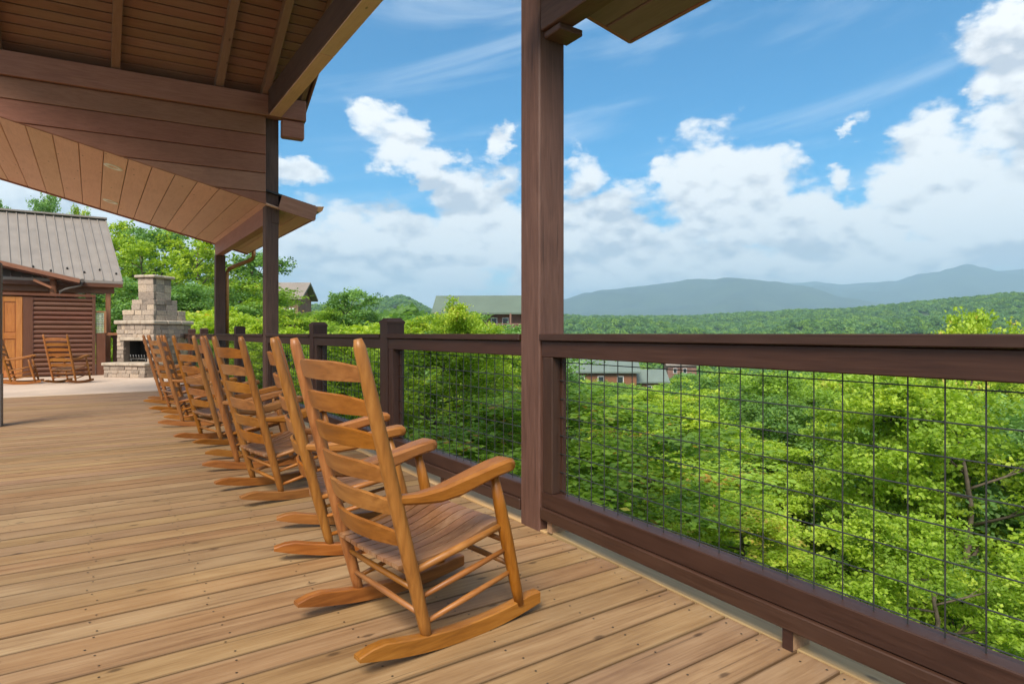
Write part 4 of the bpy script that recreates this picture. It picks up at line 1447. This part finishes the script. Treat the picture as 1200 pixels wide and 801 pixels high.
def tree_meshes(seed, H, Rr, n_leaf, leaf, mat, crown0=0.25, clump=0.75, style='round', nb=16, flat=0.55):
    rng = np.random.default_rng(seed)
    rnd = random.Random(seed)
    vs, fs = [], []
    # trunk with a slight wander
    tp = [Vector((0, 0, -0.6))]
    for i in range(1, 8):
        tp.append(Vector((rnd.uniform(-1, 1) * 0.05 * H * i / 8, rnd.uniform(-1, 1) * 0.05 * H * i / 8, H * 0.92 * i / 7)))
    r0 = 0.016 * H + 0.03
    tube_geo(tp, [r0 * 1.25] + [r0 * (1 - 0.125 * i) for i in range(1, 8)], 7, vs, fs)

    def trunk_at(z):
        u = min(max(z / (H * 0.92) * 7, 0), 6.999)
        i = int(u)
        return tp[i].lerp(tp[i + 1], u - i)
    clumps = []
    for i in range(nb):
        u = (i + 0.5) / nb
        z = H * (crown0 + (0.95 - crown0) * u)
        if style == 'round':
            ln = Rr * (0.45 + 0.75 * math.sin(math.pi * min(1, u * 0.86 + 0.14)))
        elif style == 'layer':
            ln = Rr * (1.15 - 0.85 * u) * rnd.uniform(0.8, 1.1)
        else:
            ln = Rr * (0.55 + 0.5 * math.sin(math.pi * u)) * rnd.uniform(0.65, 1.2)
        ln *= rnd.uniform(0.75, 1.12)
        az_ = i * 2.399 + rnd.uniform(-.4, .4)
        rise = {'round': 0.55, 'layer': 0.10, 'open': 0.8}[style] * rnd.uniform(0.5, 1.3) * (1 - 0.3 * u)
        p = trunk_at(z - ln * rise * 0.4)
        dirv = Vector((math.cos(az_), math.sin(az_), rise)).normalized()
        pts = [p]
        for k_ in range(3):
            dirv = (dirv + Vector((rnd.uniform(-.25, .25), rnd.uniform(-.25, .25), rnd.uniform(-.12, .2)))).normalized()
            pts.append(pts[-1] + dirv * ln / 3)
        rb = r0 * 0.42 * (1 - 0.6 * u)
        tube_geo(pts, [rb, rb * 0.75, rb * 0.5, rb * 0.2], 5, vs, fs)
        clumps.append((pts[3], 1.0))
        clumps.append((pts[2], 0.9))
        if style != 'layer' or rnd.random() < 0.7:
            for k_ in range(2):
                q = pts[1 + k_]
                d2 = (dirv + Vector((rnd.uniform(-1, 1), rnd.uniform(-1, 1), rnd.uniform(-.2, .5)))).normalized()
                e_ = q + d2 * ln * rnd.uniform(0.35, 0.6)
                tube_geo([q, e_], [rb * 0.45, rb * 0.15], 4, vs, fs, False)
                clumps.append((e_, 0.85))
    clumps.append((tp[-1], 0.9))
    C_ = np.array([list(c[0]) for c in clumps])
    S_ = np.array([c[1] for c in clumps]) * clump
    ct = rng.uniform(0.18, 0.82, len(C_))
    which = rng.integers(0, len(C_), n_leaf)
    # sub-sprays inside every clump so that it is not a smooth ball
    nsp = 9
    spray = rng.normal(size=(len(C_), nsp, 3)) * np.array([0.62, 0.62, 0.62 * flat])
    sp = rng.integers(0, nsp, n_leaf)
    off = spray[which, sp] + rng.normal(size=(n_leaf, 3)) * np.array([0.27, 0.27, 0.27 * flat])
    pos = C_[which] + off * S_[which][:, None]
    spt = rng.uniform(-0.15, 0.15, (len(C_), nsp))
    tint = np.clip(ct[which] + spt[which, sp] + rng.normal(0, 0.09, n_leaf), 0, 0.93)
    tipm = rng.uniform(0, 1, n_leaf) < 0.007
    tint[tipm] = 1.0
    trunk = mesh_from('trunk', vs, fs, M_BARK, True)
    crown = leaves_mesh('crown', pos, tint, leaf, mat, rng)
    top = float(np.percentile(pos[:, 2], 99.7))
    return trunk, crown, top


KINDS = {
    'maple': tree_meshes(11, 9.0, 2.7, 44000, 0.125, M_LEAFB, 0.22, 0.72, 'round', 18),
    'layered': tree_meshes(12, 9.0, 3.0, 34000, 0.12, M_LEAFB, 0.25, 0.62, 'layer', 22, 0.32),
    'broad': tree_meshes(13, 11.0, 3.6, 42000, 0.15, M_LEAF, 0.2, 0.95, 'round', 20),
    'dense': tree_meshes(14, 11.0, 3.4, 40000, 0.15, M_LEAFG, 0.18, 0.9, 'round', 22),
    'shade': tree_meshes(15, 11.0, 3.6, 38000, 0.16, M_LEAFD, 0.2, 0.95, 'round', 20),
    'airy': tree_meshes(16, 13.0, 3.3, 11500, 0.22, M_LEAFG, 0.28, 0.72, 'open', 22, 0.6),
    'airy_pale': tree_meshes(17, 13.0, 3.0, 10000, 0.22, M_LEAFB, 0.25, 0.70, 'open', 20, 0.6),
    'rounded': tree_meshes(18, 10.0, 3.8, 9000, 0.34, M_LEAF, 0.15, 1.1, 'round', 18),
    'bushy': tree_meshes(19, 10.0, 3.6, 9000, 0.34, M_LEAFB, 0.15, 1.1, 'round', 18),
    'deep': tree_meshes(20, 10.0, 3.8, 9000, 0.35, M_LEAFD, 0.15, 1.1, 'round', 18),
}
TREES = []


def plant(kind, x, y_, top, label, group=None, name='broadleaf_tree', width=None, rot=None, h=None):
    tr, cr, tp_ = KINDS[kind]
    gz = float(ground_h(x, y_))
    hgt = h if h else top - gz
    s = hgt / tp_
    sw = width if width else s
    o = thing(name, label, 'tree', (x, y_, top - hgt), rot if rot is not None else random.uniform(0, 6.28), group)
    o.scale = (sw, sw, s)
    for nm, me in (('trunk', tr), ('crown', cr)):
        c = bpy.data.objects.new(nm, me)
        COL.objects.link(c)
        c.parent = o
    TREES.append((x, y_, 3.4 * sw))
    return o


def plant_px(kind, px, y_top, z, label, group=None, width=None, rot=None, name='broadleaf_tree', h=None):
    p = at(px, y_top, z)
    return plant(kind, p.x, p.y, p.z, label, group, name, width, rot, h)


# trees one can point at
plant_px('airy', 196, 266, 34, 'tall airy green tree rising right behind the fireplace chimney', width=0.72)
plant_px('airy_pale', 166, 284, 29, 'slender pale green tree left of the fireplace chimney', width=0.6)
plant_px('airy_pale', 236, 276, 33, 'tall pale tree between the chimney and the short post', width=0.7)
plant_px('airy', 292, 296, 37, 'tall loose tree between the two far porch posts', width=0.8)
plant_px('airy_pale', 138, 262, 37, 'pale green tree showing just right of the metal roof', width=0.75)
plant_px('airy', 226, 300, 40, 'loose green tree behind the short post with the copper pipe', width=0.85)
plant_px('airy', 56, 229, 46, 'thin crowned tree poking above the ridge of the metal roof', width=0.42)
plant_px('airy_pale', 92, 243, 44, 'small leafy top just over the right end of the metal ridge', width=0.30)
plant_px('airy', 5, 236, 44, 'tree top at the left edge above the metal roof', width=0.4)
plant_px('dense', 165, 330, 27, 'full green tree low behind the fireplace shoulder', width=0.85)
plant_px('dense', 232, 335, 30, 'full green tree between fireplace and short post', width=0.95)
plant_px('broad', 280, 330, 33, 'green tree between the two far porch posts', width=1.0)
plant_px('bushy', 246, 362, 24, 'bright bushy tree just above the far railing caps', width=0.7)
plant_px('maple', 125, 372, 25, 'yellow green young tree seen beside the slatted wall', width=0.8)
plant_px('maple', 282, 366, 19, 'bright young tree behind the railing left of the tall far post', width=0.6)
plant_px('broad', 322, 364, 34, 'green tree in front of the brown house', width=0.9)
plant_px('maple', 347, 380, 17, 'bright yellow green tree top just over the rail by the far tall post', width=0.6)
plant_px('airy', 402, 340, 38, 'dark rounded oak like tree left of the capped railing posts', width=0.72)
plant_px('airy', 436, 366, 40, 'smaller dark tree beside the rounded dark tree', width=0.42)
plant_px('broad', 375, 362, 36, 'dull green tree under the rounded dark tree', width=0.6)
plant_px('bushy', 410, 383, 15.5, 'yellow green sprig tree between two capped railing posts', width=0.45)
plant_px('maple', 553, 358, 14.5, 'bright maple with orange tipped leaves close behind the second wire panel', width=0.38, rot=0.6)
plant_px('maple', 508, 392, 11.5, 'bright leafy tree filling the left half of the second wire panel', width=0.62)
plant_px('dense', 583, 384, 16.0, 'mid green tree close behind the right half of the second wire panel', width=0.6)
plant_px('layered', 1040, 458, 12.5, 'vivid yellow green layered tree with a bare dark trunk behind the near wire', width=0.72, rot=1.0)
plant_px('maple', 1140, 452, 11.0, 'light green maple with orange shoots right of the layered tree', width=0.72)
plant_px('airy_pale', 1140, 366, 26, 'bright tree top rising above the railing at the right', width=0.62)
plant_px('dense', 1200, 470, 12.5, 'green tree filling the right end of the near wire panel', width=0.8)
plant_px('shade', 915, 470, 20, 'dark shaded tree in the hollow behind the near wire', width=0.75)
plant_px('broad', 905, 440, 27, 'rounded grey green tree in the middle of the valley view', width=0.95)
plant_px('maple', 760, 520, 12.5, 'pale leafy maple low behind the left part of the near wire', width=0.75)
plant_px('layered', 870, 590, 9.5, 'small yellow green layered tree at the foot of the near wire', width=0.55)
plant_px('maple', 1100, 610, 7.6, 'leafy sapling close under the right part of the near wire', width=0.45)

# the forest below the railing: sampled outward, canopy falling away down the slope
GROUPS = {'maple': 'yellow green tree', 'layered': 'tiered bright tree', 'broad': 'mid green tree', 'dense': 'full green tree', 'shade': 'dark green tree',
          'rounded': 'round green tree', 'bushy': 'pale green tree', 'deep': 'deep green tree'}
HOUSE_KEEP = [(at(330, 380, 64), 6.0), (at(575, 380, 78), 9.0), (at(700, 440, 98), 9.5), (at(770, 440, 98), 4.5), (at(800, 430, 172), 6)]
rs = random.Random(5)
count = 0
tries = 0
while count < 265 and tries < 9000:
    tries += 1
    u = rs.random()
    dd = 8.0 + 112.0 * u ** 1.25
    aa = rs.uniform(-34, 46)
    if aa < -14 and dd < 24:
        continue
    x, y_ = math.sin(R(aa) + YAW) * dd, math.cos(R(aa) + YAW) * dd
    if x < 4.6 and y_ < 26:
        continue
    near = dd < 48
    sp = 2.7 + dd * 0.028
    if any((x - tx) ** 2 + (y_ - ty) ** 2 < (max(sp, 0.55 * tr_)) ** 2 for tx, ty, tr_ in TREES):
        continue
    zz = dd * math.cos(R(aa))
    px = 600 + F_PX * math.tan(R(aa))
    # top of the canopy where this tree stands: just under the sight line over the rail, falling down the slope
    if px < 560:
        lim = 1.1 - zz * rs.uniform(-0.018, 0.085)
    else:
        y_lim = 452 if dd < 30 else (443 if dd < 60 else 434)
        lim = 1.1 - (y_lim - HORIZON) / F_PX * zz - rs.uniform(0.0, 0.09) * min(zz, 40)
    if 630 < px < 820 and dd < 94:
        lim = min(lim, 1.1 - zz * rs.uniform(0.074, 0.115))
    if 478 < px <= 640 and 12 < dd < 75:
        lim = min(lim, 1.1 - zz * 0.034)
    skip = False
    for c_, r_ in HOUSE_KEEP:
        if (x - c_.x) ** 2 + (y_ - c_.y) ** 2 < r_ * r_:
            skip = True
    if skip:
        continue
    gz = float(ground_h(x, y_))
    if lim - gz < 3.2:
        lim = gz + rs.uniform(3.2, 5.0)
        if px > 560 and lim > 1.1 - 0.075 * zz:
            continue
    if near:
        kind = rs.choices(['maple', 'layered', 'broad', 'dense', 'shade'], [3, 1.6, 3, 3, 1.5])[0]
    else:
        kind = rs.choices(['rounded', 'bushy', 'deep'], [4, 3, 2.2])[0]
    hgt = min(lim - gz, 13.0)
    s = hgt / KINDS[kind][2]
    wd = min(max(s, sp / 4.1, 0.55), 1.6)
    if lim - gz > 13.5:
        hgt = lim - gz
    bands = [(14, 'near the deck'), (24, 'just downslope'), (48, 'farther downslope'), (80, 'in mid valley'), (200, 'deep in the valley')]
    band = next(nm for lim_, nm in bands if dd < lim_)
    zones = [(330, 'left of the tall far post'), (470, 'behind the capped railing posts'), (605, 'behind the second wire panel'), (720, 'behind the left end of the near wire'), (850, 'behind the left middle of the near wire'),
             (980, 'behind the middle of the near wire'), (1100, 'behind the right middle of the near wire'), (5000, 'behind the right end of the near wire')]
    zone = next(nm for lim_, nm in zones if px < lim_)
    plant(kind, x, y_, lim, f'{GROUPS[kind]} {band}, {zone}', f'{GROUPS[kind]}s of the valley', width=wd, h=hgt)
    count += 1


# ------------------------------------------------------------------ the far wooded valley and hills: one mass
def far_forest(seed, n_pts, d0, d1, mat, name, azr=(-46, 50)):
    rng = np.random.default_rng(seed)
    # one small crown
    nl = 170
    th_ = rng.uniform(0, 2 * np.pi, nl)
    cz = rng.uniform(-0.25, 1, nl)
    rr = np.sqrt(np.clip(1 - cz ** 2, 0, 1)) * rng.uniform(0.75, 1.08, nl)
    lump = 1 + 0.18 * np.sin(3 * th_ + seed) * np.cos(4 * cz)
    pos = np.stack([rr * np.cos(th_) * lump, rr * np.sin(th_) * lump, cz * 0.95 + 0.9], 1)
    me = leaves_mesh(name, pos, np.clip(rng.normal(0.36, 0.12, nl), 0, 0.9), 0.55, mat, rng, 0.5, 1.5)
    nv, nf = len(me.vertices), len(me.polygons)
    a = np.radians(rng.uniform(azr[0], azr[1], n_pts))
    dd = np.sqrt(rng.uniform(d0 ** 2, d1 ** 2, n_pts))
    X, Y = np.sin(a + YAW) * dd, np.cos(a + YAW) * dd
    Z = ground_h(X, Y)
    # read the crown back and append the loose points
    co = np.empty(nv * 3, np.float32)
    me.vertices.foreach_get('co', co)
    li = np.empty(nf * 3, np.int32)
    me.loops.foreach_get('vertex_index', li)
    tint = np.empty(nf, np.float32)
    me.attributes['tint'].data.foreach_get('value', tint)
    bpy.data.meshes.remove(me)
    m2 = bpy.data.meshes.new(name)
    m2.vertices.add(nv + n_pts)
    m2.vertices.foreach_set('co', np.concatenate([co, np.stack([X, Y, Z], 1).astype(np.float32).ravel()]))
    m2.loops.add(nf * 3)
    m2.loops.foreach_set('vertex_index', li)
    m2.polygons.add(nf)
    m2.polygons.foreach_set('loop_start', np.arange(nf, dtype=np.int32) * 3)
    m2.polygons.foreach_set('loop_total', np.full(nf, 3, np.int32))
    ta = m2.attributes.new('tint', 'FLOAT', 'FACE')
    ta.data.foreach_set('value', tint)
    ip = m2.attributes.new('is_pt', 'FLOAT', 'POINT')
    ip.data.foreach_set('value', np.concatenate([np.zeros(nv), np.ones(n_pts)]).astype(np.float32))
    sc_ = m2.attributes.new('sz', 'FLOAT', 'POINT')
    sc_.data.foreach_set('value', np.concatenate([np.ones(nv), rng.uniform(2.9, 5.4, n_pts)]).astype(np.float32))
    m2.materials.append(mat)
    m2.update(calc_edges=True)
    o = base(name, m2)
    tag(o, 'far green wooded hillsides beyond the valley under the blue mountains', 'forest', kind='stuff')
    ng = bpy.data.node_groups.new('scatter', 'GeometryNodeTree')
    ng.interface.new_socket('Geometry', in_out='INPUT', socket_type='NodeSocketGeometry')
    ng.interface.new_socket('Geometry', in_out='OUTPUT', socket_type='NodeSocketGeometry')
    gi, go = ng.nodes.new('NodeGroupInput'), ng.nodes.new('NodeGroupOutput')
    sep = ng.nodes.new('GeometryNodeSeparateGeometry')
    sep.domain = 'POINT'
    na_ = ng.nodes.new('GeometryNodeInputNamedAttribute')
    na_.data_type = 'FLOAT'
    na_.inputs['Name'].default_value = 'is_pt'
    cmp_ = ng.nodes.new('FunctionNodeCompare')
    cmp_.inputs[1].default_value = 0.5
    ng.links.new(na_.outputs[0], cmp_.inputs[0])
    ng.links.new(gi.outputs[0], sep.inputs[0])
    ng.links.new(cmp_.outputs[0], sep.inputs[1])
    ins = ng.nodes.new('GeometryNodeInstanceOnPoints')
    ng.links.new(sep.outputs[0], ins.inputs['Points'])
    ng.links.new(sep.outputs[1], ins.inputs['Instance'])
    ns_ = ng.nodes.new('GeometryNodeInputNamedAttribute')
    ns_.data_type = 'FLOAT'
    ns_.inputs['Name'].default_value = 'sz'
    ng.links.new(ns_.outputs[0], ins.inputs['Scale'])
    rv = ng.nodes.new('FunctionNodeRandomValue')
    rv.data_type = 'FLOAT_VECTOR'
    rv.inputs[1].default_value = (0, 0, 6.28)
    ng.links.new(rv.outputs[0], ins.inputs['Rotation'])
    ng.links.new(ins.outputs[0], go.inputs[0])
    md = o.modifiers.new('scatter', 'NODES')
    md.node_group = ng
    return o


far_forest(1, 9000, 118, 1750, M_LEAF, 'far_forest')
far_forest(2, 17000, 118, 1750, M_LEAFD, 'far_forest')
far_forest(3, 10000, 118, 1750, M_LEAFG, 'far_forest')


# undergrowth on the slope right under the deck
def undergrowth():
    rng = np.random.default_rng(77)
    n_ = 70000
    a = np.radians(rng.uniform(-30, 50, n_))
    d = 5 + 40 * rng.uniform(0, 1, n_) ** 1.3
    X, Y = np.sin(a + YAW) * d, np.cos(a + YAW) * d
    keep = (X > 2.9) | (Y > 27.4)
    X, Y = X[keep], Y[keep]
    Z = ground_h(X, Y) + rng.uniform(0.0, 1.0, len(X)) ** 2 * 1.6
    pos = np.stack([X, Y, Z], 1)
    t_ = 0.5 + 0.3 * fbm2(X, Y, 2.0, 3, 2.0) + rng.normal(0, 0.1, len(X))
    o = base('undergrowth', leaves_mesh('undergrowth', pos, np.clip(t_, 0, 0.9), 0.17, M_LEAF, rng))
    tag(o, 'low green undergrowth covering the slope under the trees', 'undergrowth', kind='stuff')


undergrowth()


# ------------------------------------------------------------------ air
def haze():
    m = bpy.data.materials.new('air')
    m.use_nodes = True
    t = NT(m.node_tree)
    for nd in list(t.n):
        t.n.remove(nd)
    out = t.n.new('ShaderNodeOutputMaterial')
    pv = t.n.new('ShaderNodeVolumePrincipled')
    pv.inputs['Color'].default_value = (0.56, 0.79, 1.0, 1)
    pv.inputs['Density'].default_value = HAZE_DENSITY
    pv.inputs['Anisotropy'].default_value = 0.2
    t.l.new(pv.outputs[0], out.inputs['Volume'])
    L = 11200
    o = base('haze', box_mesh(2 * L, 2 * L, 1000, m, 0), None, Matrix.Translation((0, 0, 1000 / 2 - HAZE_FLOOR)))
    tag(o, 'thin blue summer haze over the valley', 'haze', kind='stuff')


HAZE_DENSITY, HAZE_FLOOR = 1.8e-4, 130
haze()
